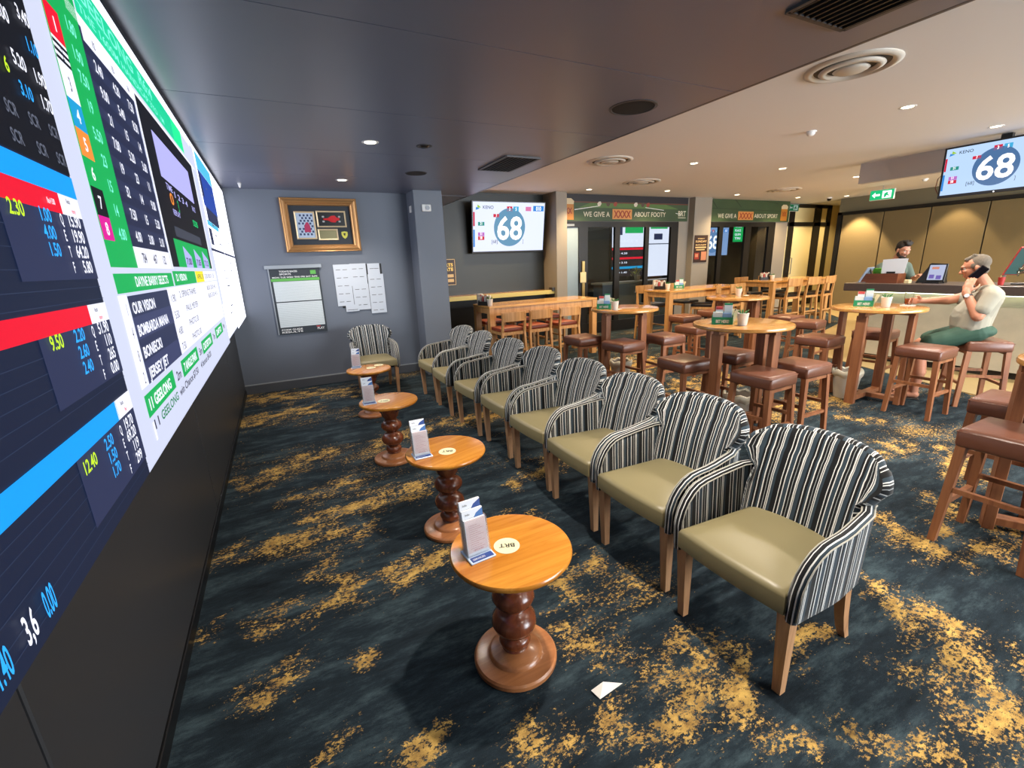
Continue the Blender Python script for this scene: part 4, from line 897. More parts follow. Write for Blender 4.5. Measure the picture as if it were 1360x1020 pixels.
# wall boxes on the column
t = thing('motion_sensor', 'small white sensor box high on the front of the grey column', 'sensor', (2.03, 6.53, 2.33))
wbx('case', 1.965, 6.505, 2.33, 2.095, 6.53, 2.42, white, t, .008); par(obj('lens', lathe(bmesh.new(), [(0, 6.495 * 0), (.028, .0), (.03, .012), (0, .012)], 20, M=wallB(6.505) @ Matrix.Translation((2.04, 2.375, 0))), mat('lens_grey', '8a9098', .3)), t)
t = thing('wall_switch', 'small white switch plate high on the left side of the grey column', 'switch', (1.855, 6.7, 2.34))
par(obj('plate', bx(bmesh.new(), 1.85, 6.66, 2.33, 1.861, 6.76, 2.42, .003), white), t); par(obj('rocker', bx(bmesh.new(), 1.845, 6.69, 2.355, 1.851, 6.73, 2.395, .002), white), t)

# wall television on the green wall (tilted down a little) and hanging television over the bar
tv_w = emis('tv_white', 'd8dffa', 1.15, True); tv_disc = emis('tv_disc', '5f93b4', 1.0); tv_ink = emis('tv_ink', '3a4a5a', 1.0); tv_red = emis('tv_red', 'cc1f3c', 1.0)
tv_blu = emis('tv_blue', '2a7fd0', 1.1); tv_cy = emis('tv_lightblue', '3fa9d9', 1.0); tv_tx = emis('tv_lettering', 'ffffff', 1.3); tv_pur = emis('tv_purple', 'b86ac0', 1.0); tv_teal = emis('tv_teal', '2a8f84', 1.0)
def keno_tv(name, label, o, u, v, W, H, white_m=tv_w, disc=tv_disc):
    """o = bottom left corner of the picture, u right, v up"""
    t = thing(name, label, 'television', o)
    Fm = frame((0, 0, 0), u, v)
    obj('casing', bx(bmesh.new(), -.025, -.035, -.055, W + .025, H + .02, -.002, .004, 1, Fm), mat('tv_black', '0a0a0c', .3), t)
    quads('picture', [(0, 0, W, H)], white_m, Fm, 0, t)
    k = H / .86; cxx, czz = W * .50, H * .40
    n = 40; quads('disc', [sum([(cxx + .345 * k * .95 * math.cos(2 * PI * i / n), czz + .08 * k + .345 * k * .98 * math.sin(2 * PI * i / n)) for i in range(n)], ())], disc, Fm, .003, t)
    text('number', [('68', cxx, czz - .13 * k, .40 * k, .52 * k, 'C')], tv_tx, Fm, .005, t, 0.02)
    text('title', [('KENO', W * .13, H * .865, .055 * k, .21 * k)], tv_ink, Fm, .003, t, 0.01)
    quads('logo_blue', [(W * .035, H * .84, W * .09, H * .87, W * .04, H * .90)], tv_blu, Fm, .003, t)
    quads('logo_lime', [(W * .055, H * .88, W * .105, H * .89, W * .06, H * .95)], emis('tv_lime', '9cc83a', 1), Fm, .003, t)
    quads('red_tag', [(W * .455, H * .82, W * .53, H * .92)], tv_red, Fm, .003, t); quads('blue_tag', [(W * .545, H * .82, W * .62, H * .92)], tv_cy, Fm, .003, t)
    quads('bonus_tag', [(W * .83, H * .83, W * .985, H * .94)], tv_blu, Fm, .003, t); quads('pink_tag', [(W * .72, H * .83, W * .80, H * .92)], emis('tv_pink', 'd878a8', 1), Fm, .003, t)
    q = text('tag_numbers', [('3', W * .493, H * .835, .055 * k, None, 'C'), ('5', W * .583, H * .835, .055 * k, None, 'C'), ('010', W * .908, H * .845, .07 * k, None, 'C'), ('3', W * .31, H * .715, .045 * k, None, 'C'), ('21', W * .105, H * .55, .045 * k, None, 'C'), ('58', W * .105, H * .26, .045 * k, None, 'C'), ('51', W * .105, H * .34, .045 * k, None, 'C')], tv_tx, Fm, .005, t, .02)
    q['kind'] = 'stuff'
    quads('called_tag', [(W * .27, H * .70, W * .35, H * .765)], tv_red, Fm, .003, t); quads('called_tag', [(W * .36, H * .70, W * .42, H * .765)], tv_red, Fm, .0025, t)
    quads('called_tag', [(W * .065, H * .53, W * .15, H * .605)], tv_teal, Fm, .003, t); quads('called_tag', [(W * .065, H * .32, W * .15, H * .395)], tv_pur, Fm, .003, t); quads('called_tag', [(W * .065, H * .24, W * .15, H * .315)], tv_red, Fm, .003, t)
    quads('side_tab', [(.002, H * .52, W * .022, H * .80)], tv_red, Fm, .003, t); quads('side_tab', [(.002, H * .1, W * .022, H * .45)], tv_blu, Fm, .003, t)
    text('caption', [('[68]', W * .25, H * .17, .06 * k, .12 * k), (']', W * .69, H * .17, .06 * k)], tv_ink, Fm, .002, t)
    return t
a = math.radians(8)
t = keno_tv('wall_television', 'large television showing number 68, on the dark green wall above the shelf', (3.405, 8.235, 1.815), (1, 0, 0), (0, -math.sin(a), math.cos(a)), 1.52, .88)
obj('bracket', bx(bmesh.new(), .55, .06, .25, .95, .165, .6), mat('bracket_black', '151515', .5), t)
t = keno_tv('hanging_television', 'large television showing number 68, hung from the ceiling over the bar', (8.1, 3.17, 2.235), (0, -1, 0), (math.sin(-.04), 0, math.cos(.04)), 1.0, .56, emis('tv_pale_blue', 'b2cdf0', 1.1, True), emis('tv_disc_blue', '4a6f9c', 1.0))
obj('bracket', bx(bmesh.new(), .03, -.58, .3, .1, -.48, .635), mat('bracket_black', '151515', .5), t)
obj('cable', tube(bmesh.new(), [(.03, .03, .02), (.02, .07, .10), (.02, .06, .22), (.04, .02, .28), (.05, -.02, .3)], .005, 6), mat('cable_red', '6a2a1c', .5), t)
obj('standby_light', lathe(bmesh.new(), [(0, 0), (.008, .0), (.008, .004), (0, .004)], 10, M=frame((0, -.53, -.02), (0, -1, 0), (0, 0, 1))), emis('standby', 'ffffff', 1.5), t)
# poster, shelf
def poster(name, label, x0, z0, x1, z1, y, kind):
    t = thing(name, label, 'poster', ((x0 + x1) / 2, y, z0))
    W, H = x1 - x0, z1 - z0
    wbx('sheet', x0, y - .006, z0, x1, y, z1, mat('poster_brown', '2c1712', .5), t)
    cr = mat('poster_cream', 'c9ab78', .5); rd = mat('poster_red', '8a2a1c', .5); fl = mat('poster_flesh', 'b77a5a', .5)
    if kind == 0:
        wbt('title', [('SPORTS', (x0 + x1) / 2, z0 + H * .72, H * .12, W * .8, 'C'), ('UPDATE', (x0 + x1) / 2, z0 + H * .55, H * .12, W * .8, 'C')], mat('poster_yellow', 'e8c868', .5), y - .008, t, .04)
        wbq('blocks', [(x0 + W * .1, z0 + H * .28, x0 + W * .45, z0 + H * .48)], rd, y - .0075, t); wbq('blocks', [(x0 + W * .5, z0 + H * .30, x0 + W * .9, z0 + H * .42)], cr, y - .0075, t)
        wbq('blocks', [(x0 + W * .3, z0 + H * .12, x0 + W * .9, z0 + H * .24)], cr, y - .0075, t)
        wbq('border', [(x0, z0, x1, z0 + .012)], cr, y - .0075, t); wbq('border', [(x0, z1 - .012, x1, z1)], cr, y - .0075, t); wbq('border', [(x1 - .01, z0, x1, z1)], cr, y - .0075, t); wbq('border', [(x0, z0, x0 + .01, z1)], cr, y - .0075, t)
    else:
        wbt('title', [('FAMILY', (x0 + x1) / 2, z0 + H * .86, H * .035, W * .5, 'C'), ('SUNDAY', (x0 + x1) / 2, z0 + H * .74, H * .07, W * .85, 'C'), ('ROAST', (x0 + x1) / 2, z0 + H * .62, H * .05, W * .8, 'C')], cr, y - .008, t, .03)
        wbq('stripe', [(x0 + W * .08, z0 + H * .53, x0 + W * .9, z0 + H * .58)], cr, y - .0075, t); wbq('stripe', [(x0 + W * .15, z0 + H * .45, x0 + W * .8, z0 + H * .49)], cr, y - .0075, t)
        wbq('figures', [(x0 + W * .05, z0 + H * .12, x0 + W * .4, z0 + H * .36)], rd, y - .0075, t); wbq('figures', [(x0 + W * .1, z0 + H * .2, x0 + W * .32, z0 + H * .32)], fl, y - .0078, t); wbq('figures', [(x0 + W * .55, z0 + H * .08, x0 + W * .95, z0 + H * .4)], fl, y - .0075, t)
    return t
poster('wall_poster', 'small brown sports poster on the green wall, beside the grey column', 2.66, 1.22, 3.08, 1.70, 8.395, 0)
poster('column_poster', 'dark brown poster with cream lettering on the pale column between the doors', 8.90, 1.42, 9.34, 2.04, 7.945, 1)
t = thing('wall_shelf', 'timber drinks shelf with a lit front edge running along the dark green wall', 'shelf', (3.7, 8.2, .95))
wbx('shelf_top', 2.28, 8.02, .985, 5.04, 8.40, 1.02, beech_top, t); wbx('front_edge', 2.28, 7.995, .945, 5.15, 8.02, 1.022, mat('edging_lit_yellow', 'c9b45e', .4), t)  # yellow light along the front edge is put into its colour
wbx('end_cap', 4.98, 7.97, 1.0, 5.04, 8.1, 1.07, mat('shelf_end', '3a3634', .4), t); wbx('under_panel', 2.28, 8.33, .25, 5.04, 8.40, .94, mat('under_black', '121212', .6), t)

# banners over the doors
def banner(label, x0, x1, words, beer_x, logo):
    t = thing('banner', label, 'banner', ((x0 + x1) / 2, 8.11, 2.36))
    y = 8.095
    wbx('board', x0, y, 2.36, x1, 8.138, 2.875, mat('banner_grass', '34482c', .5, var=.25, bscale=3), t)
    if logo:
        wbq('crowd', [(x0, 2.74, x1, 2.875)], mat('banner_crowd', '1c1a20', .5, var=.6, bscale=60), y - .001, t)
        wbq('fence', [(x0, 2.715, x1, 2.735)], mat('banner_fence', '5e2420', .5), y - .001, t)
        wbq('grass_light', [(x0 + .4, 2.62, x1 - .3, 2.62, x1 - .7, 2.715, x0 + .7, 2.715)], mat('banner_grass_light', '4c6a34', .5, var=.2, bscale=8), y - .0012, t)
        wbq('field_line', [(x0 + .3, 2.57, x0 + .95, 2.655, x0 + .95, 2.665, x0 + .3, 2.585)], white, y - .0015, t); wbq('field_line', [(x1 - 1.3, 2.64, x1 - .75, 2.59, x1 - .75, 2.60, x1 - 1.3, 2.65)], white, y - .0015, t); wbq('field_line', [(x1 - .38, 2.53, x1 - .2, 2.50, x1 - .2, 2.51, x1 - .38, 2.54)], white, y - .0015, t)
        for i, x in enumerate((6.2, 6.43, 6.62, 7.18, 7.38, 7.53)):
            wbq('player', [(x, 2.66, x + .05, 2.65, x + .09, 2.70, x + .07, 2.745, x + .02, 2.74, x - .02, 2.70)], mat(['player_white', 'player_dark', 'player_red'][i % 3], ['c9c0b0', '4a3a30', '8a3a2a'][i % 3], .5), y - .002, t)
    else:
        wbq('ball_seam', [(x0, 2.66, x1 - .3, 2.62, x1 - .3, 2.63, x0, 2.675)], mat('banner_dark', '20301c', .5), y - .001, t); wbq('ball_seam', [(x0 + .1, 2.875, x0 + .35, 2.66, x0 + .38, 2.66, x0 + .16, 2.875)], mat('banner_dark', '20301c', .5), y - .001, t)
        wbq('ball_seam', [(x0 + .95, 2.875, x0 + 1.2, 2.70, x0 + 1.23, 2.70, x0 + 1.01, 2.875)], mat('banner_dark', '20301c', .5), y - .001, t); wbq('ball_seam', [(x1 - 1.2, 2.875, x1 - .5, 2.80, x1 - .5, 2.815, x1 - 1.1, 2.875)], mat('banner_dark', '20301c', .5), y - .001, t)
    a, b, c, d = words
    wbt('slogan', [('WE GIVE A', a[0], 2.445, .098, a[1] - a[0])], mat('banner_cream', 'cfc8b0', .5), y - .003, t, .01)
    wbt('slogan', [(d, c[0], 2.455, .095, c[1] - c[0])], mat('banner_cream', 'cfc8b0', .5), y - .003, t, .01)
    o = wbx('xxxx_plate', b[0], y - .006, 2.40, b[1], y - .001, 2.60, mat('plate_orange', 'c98a4a', .45), t)
    wbt('plate_letters', [('XXXX', (b[0] + b[1]) / 2, 2.43, .14, b[1] - b[0] - .06, 'C')], mat('plate_red', '8a2a18', .5), y - .008, t, .03)
    g = wbx('beer_glass', beer_x, y - .004, 2.385, beer_x + .26, y - .001, 2.70, mat('beer_amber', 'b5752c', .35), t, .0)
    wbq('foam', [(beer_x, 2.68, beer_x + .26, 2.68, beer_x + .27, 2.74, beer_x + .2, 2.79, beer_x + .06, 2.79, beer_x - .01, 2.74)], mat('beer_foam', 'cbb893', .5), y - .005, t)
    wbt('glass_letters', [('XX', beer_x + .13, 2.50, .11, .18, 'C')], mat('plate_red', '8a2a18', .5), y - .006, t, .03)
    if logo:
        wbt('club_logo', [('BRT', 8.61, 2.475, .11, .24, 'C')], mat('banner_cream', 'cfc8b0', .5), y - .003, t, .02); wbq('logo_rule', [(8.49, 2.43, 8.73, 2.445)], mat('banner_cream', 'cfc8b0', .5), y - .003, t)
    else:
        wbt('club_logo', [('T', 9.44, 2.475, .11, .08, 'L')], mat('banner_cream', 'cfc8b0', .5), y - .003, t, .02)
    return t
banner('green sports banner reading ABOUT FOOTY over the nearer glazed doors', 5.31, 8.79, ((5.83, 6.51), (6.58, 7.11), (7.18, 8.10), 'ABOUT FOOTY'), 5.33, True)
banner('green sports banner reading ABOUT SPORT over the farther glazed doors', 9.42, 12.57, ((9.81, 10.48), (10.54, 11.11), (11.15, 12.09), 'ABOUT SPORT'), 12.22, False)
# screens and furniture of the room beyond the glass
scr = thing('backroom_screen', 'wall of betting screens seen through the nearer glazed doors', 'screen', (9.8, 11.1, 1.0))
def brq(nm, r, m, lay=0): return wbq(nm, r, m, 11.08 - lay, scr)
wbx('housing', 9.0, 11.1, .95, 11.5, 11.18, 2.62, mat('screen_black', '0a0c12', .3), scr)
k = 1.055
brq('picture', [(9.02, 1.9, 10.25, 2.6)], led_w); brq('picture', [(9.02, 1.05, 10.25, 1.9)], emis('br_dark', '231d22', 1)); brq('picture', [(10.35, 1.0, 11.48, 2.6)], led_w)
brq('red_bar', [(9.02, 1.82, 10.25, 1.88)], led_red, .002); brq('red_bar', [(9.02, 1.55, 10.25, 1.61)], led_red, .002); brq('blue_bar', [(9.02, 1.27, 10.25, 1.34)], led_bl4, .002)
brq('green_patch', [(9.5, 2.3, 10.2, 2.6)], led_green, .002); brq('green_patch', [(10.5, 2.42, 11.2, 2.6)], led_green, .002); brq('dark_patch', [(9.05, 2.25, 9.4, 2.6)], led_navy2, .002); brq('dark_patch', [(10.65, 2.1, 11.0, 2.28)], led_navy2, .002); brq('grey_line', [(10.35, 1.96, 11.48, 1.99)], led_dim, .002)
brq('dark_patch', [(9.1, 2.0, 9.25, 2.12)], led_navy2, .002)
q = wbt('print', [('1.80 4.20', 9.1, 1.70, .05, .5), ('2.60 3.10', 9.1, 1.43, .05, .5), ('7.50 1.40', 9.1, 1.14, .05, .5), ('RACE 4', 9.3, 2.05, .06, .7)], led_txt, 11.075, scr); q['kind'] = 'stuff'
t = keno_tv('backroom_television', 'pale blue keno television seen through the farther glazed doors', (12.55, 11.1, 1.55), (1, 0, 0), (0, 0, 1), 1.5, .9, emis('tv_dim', '8fb0e0', .9), emis('tv_disc_dim', '5f8fc4', .9))
t = thing('backroom_menu_screen', 'small green list screen seen through the farther glazed doors', 'screen', (14.6, 11.1, 2.0))
wbx('housing', 14.25, 11.1, 1.95, 15.2, 11.2, 2.6, mat('screen_black', '0a0c12', .3), t); wbq('picture', [(14.28, 1.98, 14.95, 2.58)], led_green, 11.09, t); wbt('list', [('WIN', 14.35, 2.45, .07, .3), ('PLACE', 14.35, 2.32, .07, .3), ('QUIN', 14.35, 2.19, .07, .3), ('TRI', 14.35, 2.06, .07, .3)], led_txt, 11.085, t)['kind'] = 'stuff'
t = thing('backroom_counter', 'pale counter in the room beyond the glazed doors', 'counter', (9.0, 10.0, 0))
wbx('worktop', 7.6, 9.7, .92, 10.8, 10.2, .97, mat('pale_counter', 'a9a48e', .4), t); wbx('front', 7.65, 9.75, 0, 10.75, 10.15, .92, mat('counter_front', '5c6a70', .5), t)
for i, (x, y) in enumerate(((8.6, 9.3), (9.5, 9.3), (10.3, 9.35))):
    t = thing('backroom_stool', ['leftmost', 'middle', 'rightmost'][i] + ' round metal stool before the pale counter beyond the glass', 'stool', (x, y, 0), 0, 'metal stools beyond the glass')
    obj('seat', lathe(bmesh.new(), [(0, .68), (.18, .68), (.19, .70), (.18, .72), (0, .725)], 20), mat('stool_silver', '9aa4ac', .3), t)
    for q in range(4):
        c_, s_ = math.cos(q * PI / 2 + .7), math.sin(q * PI / 2 + .7); obj('leg', tube(bmesh.new(), [(.12 * c_, .12 * s_, .68), (.2 * c_, .2 * s_, 0)], .012, 6), mat('stool_steel', '8a9094', .3, metal=.7), t)
t = thing('backroom_plant', 'leafy yellow green pot plant on the counter beyond the glass', 'plant', (9.0, 9.95, .97))
obj('pot', lathe(bmesh.new(), [(0, 0), (.07, 0), (.09, .14), (0, .14)], 16), mat('pot_white', 'b8b4a0', .5), t)
bm = bmesh.new(); random.seed(3)
for i in range(50):
    a_, r_ = random.uniform(0, 2 * PI), random.uniform(.04, .26); z_ = .14 + random.uniform(0, .22); p = Vector((r_ * math.cos(a_), r_ * .5 * math.sin(a_), z_))
    q = [bm.verts.new(p + Vector((random.uniform(-.06, .06), random.uniform(-.04, .04), random.uniform(-.05, .05)))) for _ in range(3)]; bm.faces.new(q)
obj('foliage', bm, mat('leaf_yellow', 'a8b45a', .5), t)['kind'] = 'stuff'

# far black framed doors with pull handle: a thing of the setting
struct('door_handle', tube(bmesh.new(), [(13.45, 8.48, 1.4), (13.45, 8.43, 1.4), (13.45, 8.43, .95), (13.45, 8.48, .95)], .012, 8), mat('steel', '9a9a98', .3, metal=.8), d1)

# ================================================================ CEILING FITTINGS
def make_downlight(m_l):
    t = thing('downlight', '', 'light')
    obj('trim_ring', lathe(bmesh.new(), [(.045, 0.0), (.058, -.004), (.068, -.003), (.07, .0)], 28), white, t, smooth=True)
    obj('lens', lathe(bmesh.new(), [(0, -.003), (.047, -.003), (.047, 0)], 24), m_l, t)
    return t
lens = emis('lamp_lens', 'fff0cc', 9.0)
DL = [((.88, 4.23, CL), 'recessed downlight in the dark soffit, the one nearer the camera', 24, SOFT), ((.88, 6.03, CL), 'recessed downlight in the dark soffit just before the grey wall', 22, SOFT)]
hl = [(5.61, 2.57, 'right of the round air vent nearest the soffit'), (7.58, 2.57, 'before the hanging television'), (5.66, 5.15, 'in the middle of the pale ceiling, left of centre'), (7.51, 5.03, 'in the middle of the pale ceiling, right of centre'), (9.88, 5.16, 'at the left corner of the white boxed bulkhead'),
      (5.59, 7.58, 'above the left part of the ABOUT FOOTY banner'), (7.39, 7.37, 'above the right part of the ABOUT FOOTY banner'), (9.62, 7.46, 'above the pale column between the banners'), (11.92, 7.50, 'above the right end of the ABOUT SPORT banner'), (13.1, 7.0, 'before the far black framed door'), (12.6, 4.7, 'near the panelled wall, under the bulkhead')]
for x, y, l in hl: DL.append(((x, y, CH), 'recessed downlight in the pale ceiling ' + l, 34 if y > 3 else 26, WARM if y > 3 else SOFT))
d0 = make_downlight(lens)
for i, (p, l, e_, c_) in enumerate(DL):
    if i == 0: d0.location = p; d0['label'] = l; d0['group'] = 'recessed downlights'
    else: dup(d0, p, 0, l, 'recessed downlights')
def vent(x, y, r, label):
    t = thing('round_vent', label, 'vent', (x, y, CH), 0, 'round ceiling air vents')
    wm = mat('vent_white', 'c9c1b4', .45)
    obj('outer_ring', lathe(bmesh.new(), [(r * .78, .0), (r * .84, -.02), (r, -.006), (r, .0)], 40), wm, t, smooth=True)
    obj('dark_throat', lathe(bmesh.new(), [(0, -.001), (r * .8, -.001)], 40), mat('vent_dark', '55504a', .7), t)
    obj('middle_ring', lathe(bmesh.new(), [(r * .50, -.006), (r * .54, -.03), (r * .68, -.016), (r * .66, -.006)], 40), wm, t, smooth=True)
    obj('centre_disc', lathe(bmesh.new(), [(0, -.034), (r * .30, -.032), (r * .38, -.02), (r * .33, -.006)], 40), wm, t, smooth=True)
vent(3.98, 2.22, .30, 'large round air vent half hidden by the edge of the dark soffit'); vent(4.30, 5.36, .31, 'round air vent beyond the dark soffit, over the long table'); vent(6.02, 6.63, .33, 'round air vent further back, before the ABOUT FOOTY banner'); vent(10.08, 6.66, .33, 'farthest round air vent, before the ABOUT SPORT banner')
def grille(x0, y0, x1, y1, n, label):
    t = thing('ceiling_grille', label, 'vent', ((x0 + x1) / 2, (y0 + y1) / 2, CL)); hx, hy = (x1 - x0) / 2, (y1 - y0) / 2
    gm = mat('grille_frame', '3b3c40', .4); dk = mat('grille_slat', '141416', .4)
    for s in (-1, 1):
        obj('frame', bx(bmesh.new(), s * hx - .012, -hy, -.012, s * hx + .012, hy, .0), gm, t); obj('frame', bx(bmesh.new(), -hx, s * hy - .012, -.012, hx, s * hy + .012, .0), gm, t)
    obj('throat', bx(bmesh.new(), -hx, -hy, -.002, hx, hy, -.0005), mat('grille_black', '050505', .8), t)
    for i in range(n):
        x = -hx + (i + .5) * 2 * hx / n; obj('slat', bx(bmesh.new(), x - .004, -hy, -.012, x + .004, hy, -.003, 0, 1, Matrix.Identity(4)), dk, t)
grille(2.20, 4.33, 2.58, 5.02, 9, 'small square black ceiling grille near the end of the dark soffit'); grille(2.16, .85, 2.58, 1.50, 10, 'black ceiling grille in the dark soffit at the top edge of the view')
t = thing('ceiling_speaker', 'large round black ceiling speaker in the dark soffit near its edge', 'speaker', (2.41, 2.76, CL)); obj('ring', lathe(bmesh.new(), [(.145, 0), (.15, -.006), (.165, -.004), (.168, 0)], 36), mat('grille_frame', '3b3c40', .4), t); obj('mesh_cover', lathe(bmesh.new(), [(0, -.006), (.1, -.005), (.147, -.002)], 36), mat('speaker_mesh', '101012', .8, bump=.4, bscale=300), t)
t = thing('ceiling_speaker', 'small flat black disc in the soffit before the grey column', 'speaker', (1.6, 5.42, CL)); obj('ring', lathe(bmesh.new(), [(.11, 0), (.115, -.005), (.125, 0)], 30), mat('grille_frame', '3b3c40', .4), t); obj('mesh_cover', lathe(bmesh.new(), [(0, -.006), (.112, -.002)], 30), mat('speaker_mesh', '101012', .8), t)
t = thing('spot_fitting', 'small dark eyeball fitting beside the nearer soffit downlight', 'light', (1.34, 4.22, CL)); obj('ring', lathe(bmesh.new(), [(.05, 0), (.055, -.005), (.07, -.003), (.07, 0)], 24), mat('grille_frame', '3b3c40', .4), t); obj('eyeball', lathe(bmesh.new(), [(0, -.02), (.03, -.015), (.048, 0)], 20), mat('eyeball_dark', '1a1a1c', .25), t)
for i, (x, y, z, l) in enumerate(((5.58, 3.45, CH, 'white smoke detector on the pale ceiling, centre right'), (11.8, 4.9, CH, 'tiny white smoke detector far back on the pale ceiling'), (-.2, 6.5, CL, 'tiny white detector in the soffit corner above the screen'))):
    t = thing('smoke_detector', l, 'detector', (x, y, z)); r = .055 if i != 2 else .02
    obj('base', lathe(bmesh.new(), [(0, -.012), (r, -.012), (r, 0)], 20), white, t); obj('dome', lathe(bmesh.new(), [(0, -.05), (r * .5, -.046), (r * .75, -.03), (r * .8, -.012)], 20), white, t, smooth=True)
t = thing('security_camera', 'small white dome camera in the far ceiling corner', 'camera', (12.9, 7.3, CH)); obj('mount', lathe(bmesh.new(), [(0, -.03), (.06, -.03), (.06, 0)], 18), white, t); obj('dome', lathe(bmesh.new(), [(0, -.09), (.04, -.075), (.05, -.03)], 18), mat('dome_dark', '1a1a1a', .2), t, smooth=True)
# boxed bulkhead and exit signs
bh = struct('trim_5', box(8.5, 2.2, 2.585, 8.62, 4.40, CH), mat('bulkhead_white', 'b9b4b4', .6))
def exit_sign(label, F_, o, W, H, st):
    t = thing('exit_sign', label, 'sign', o)
    obj('case', bx(bmesh.new(), -.01, -.01, -.06, W + .01, H + .01, -.002, .008, 1, F_), mat('exit_case', 'c8d0cc', .4), t)
    quads('face', [(0, 0, W, H)], emis('exit_green%.1f' % st, '10a868', st), F_, 0, t)
    tx = emis('exit_white%.1f' % st, 'e8fff2', st * 1.3)
    if st > 1: obj('hanger', tube(bmesh.new(), [F_ @ Vector((W / 2, H, -.03)), F_ @ Vector((W / 2, CH - o[2], -.03))], .006, 6), mat('steel', '9a9a98', .3, metal=.8), t)
    quads('arrow', [(W * .08, H * .5, W * .22, H * .8, W * .22, H * .6, W * .42, H * .6, W * .42, H * .4, W * .22, H * .4, W * .22, H * .2)], tx, F_, .002, t)
    quads('doorway', [(W * .52, H * .12, W * .9, H * .88)], tx, F_, .002, t)
    quads('running_figure', [(W * .60, H * .2, W * .66, H * .2, W * .72, H * .42, W * .80, H * .3, W * .83, H * .36, W * .74, H * .55, W * .78, H * .66, W * .70, H * .74, W * .60, H * .6)], emis('exit_green%.1f' % st, '10a868', st), F_, .004, t)
    return t
exit_sign('lit green and white exit sign hanging before the panelled wall', frame((0, 0, 0), (.12, -1, 0), (0, 0, 1)), (11.9, 5.88, 2.60), .42, .19, 1.3)
exit_sign('dim green exit sign above the far black framed door', frame((0, 0, 0), (1, 0, 0), (0, 0, 1)), (12.95, 8.40, 2.68), .5, .17, .25)

# ================================================================ BAR
slab = mat('counter_slab', '4e423c', .35, spec=.5, var=.2, bscale=20); marble = mat('bar_front_stone', 'b3ab97', .5, bump=.2, bscale=8, var=.15)
bar = thing('bar_counter', 'long dark topped bar counter with pale stone front and glowing strip', 'counter', (7.9, 0, 0))
def bp_(nm, *a, m=None, bev=0, **k): return par(obj(nm, bx(bmesh.new(), *a, bev), m, **k), bar)
bp_('countertop', 7.5, -4.9, 1.0, 8.25, 3.87, 1.11, m=slab, bev=.004)
bp_('front_panel', 7.66, -4.9, .09, 8.2, 3.66, .86, m=marble); bp_('upper_panel', 7.68, -4.9, .86, 8.2, 3.66, 1.0, m=marble)
bp_('plinth', 7.70, -4.9, 0, 8.2, 3.62, .09, m=mat('plinth_black', '15120e', .5)); bp_('light_strip', 7.60, -4.8, .985, 7.64, 3.55, .997, m=emis('strip_light', 'f2ffd8', 5.0, True))
cz = 1.11
def bt(x, y, z, *a): return (x, y, z)
t = thing('wooden_caddy', 'brown wooden box holding menus on the bar counter before the barman', 'box', (7.75, 3.5, cz))
wm_ = wood('caddy_wood', '5a2f1c', '7d4427', .4, 'Y')
for a in ((-.11, -.22, 0, -.095, .22, .13), (.095, -.22, 0, .11, .22, .13), (-.095, -.22, 0, .095, -.205, .13), (-.095, .205, 0, .095, .22, .13), (-.1, -.215, 0, .1, .215, .01)): obj('side', bx(bmesh.new(), *a), wm_, t)
t = thing('menu_card', 'open white menu standing in the wooden box in front of the barman', 'menu', (7.72, 3.40, cz + .13))
M = frame((0, .12, 0), (.15, -1, 0), (.12, 0, 1))
obj('page', prism(bmesh.new(), [(0, 0), (.13, .0), (.12, .20), (-.01, .19)], .003, M), mat('menu_paper', 'b9bdc4', .6), t); obj('page', prism(bmesh.new(), [(.13, 0), (.26, .0), (.27, .20), (.12, .20)], .003, M), mat('menu_paper', 'b9bdc4', .6), t); obj('clip', bx(bmesh.new(), .06, 0, -.01, .16, .025, .008, 0, 1, M), mat('clip_black', '111', .4) if False else black_trim, t)
t = thing('green_box', 'small bright green box beside the white menu on the bar', 'box', (7.80, 3.60, cz + .13 - .13)); obj('carton', bx(bmesh.new(), -.03, -.05, .131, .03, .05, .20, .003), mat('lime_green', '4f9a1e', .4), t); obj('carton_base', bx(bmesh.new(), -.028, -.048, .011, .028, .048, .13), mat('lime_green', '4f9a1e', .4), t)
t = thing('menu_stand', 'tilted pale menu stand on the left end of the bar', 'menu', (7.68, 3.74, cz))
M = Matrix.Rotation(.45, 4, 'X'); obj('panel', bx(bmesh.new(), -.09, -.006, 0, .09, .006, .24, .002, 1, M), mat('menu_pale', '8f9cae', .4), t); obj('foot', bx(bmesh.new(), -.09, -.08, 0, .09, .02, .012), mat('steel', '9a9a98', .3, metal=.8), t); obj('rear_strut', beam(bmesh.new(), (0, -.09, .21), (0, -.16, 0), .02), mat('strut_dark', '3a3430', .4), t)
t = thing('till_terminal', 'black point of sale terminal with a lit tablet on the bar', 'till', (7.80, 2.96, cz))
M = frame((-.02, -.02, .0), (.25, -1, 0), (.2, 0, 1)) 
obj('housing', prism(bmesh.new(), [(-.17, .0), (.13, .0), (.10, .25), (-.04, .26)], .12, frame((.05, 0, 0), (.1, -1, 0), (.05, 0, 1)) @ Matrix.Translation((-.02, 0, -.12))), mat('till_black', '0f0f10', .35), t)
o = obj('tablet', bx(bmesh.new(), -.08, .02, .02, .11, .25, .035, .004, 1, M), mat('tablet_black', '101012', .3), t); quads('tablet_screen', [(-.065, .04, .09, .235)], emis('tablet_lit', 'b8c0dc', .9), M, .0365, t); quads('tablet_picture', [(-.05, .06, -.0, .11), (.02, .05, .07, .10)], emis('tablet_purple', '6f5fb0', .9), M, .038, t)['kind'] = 'stuff'; quads('tablet_orange', [(-.04, .18, .03, .21)], emis('tablet_orange', 'd88a70', .9), M, .038, t)
obj('stand', bx(bmesh.new(), -.06, -.10, 0, .08, .08, .02), mat('till_black', '0f0f10', .35), t)
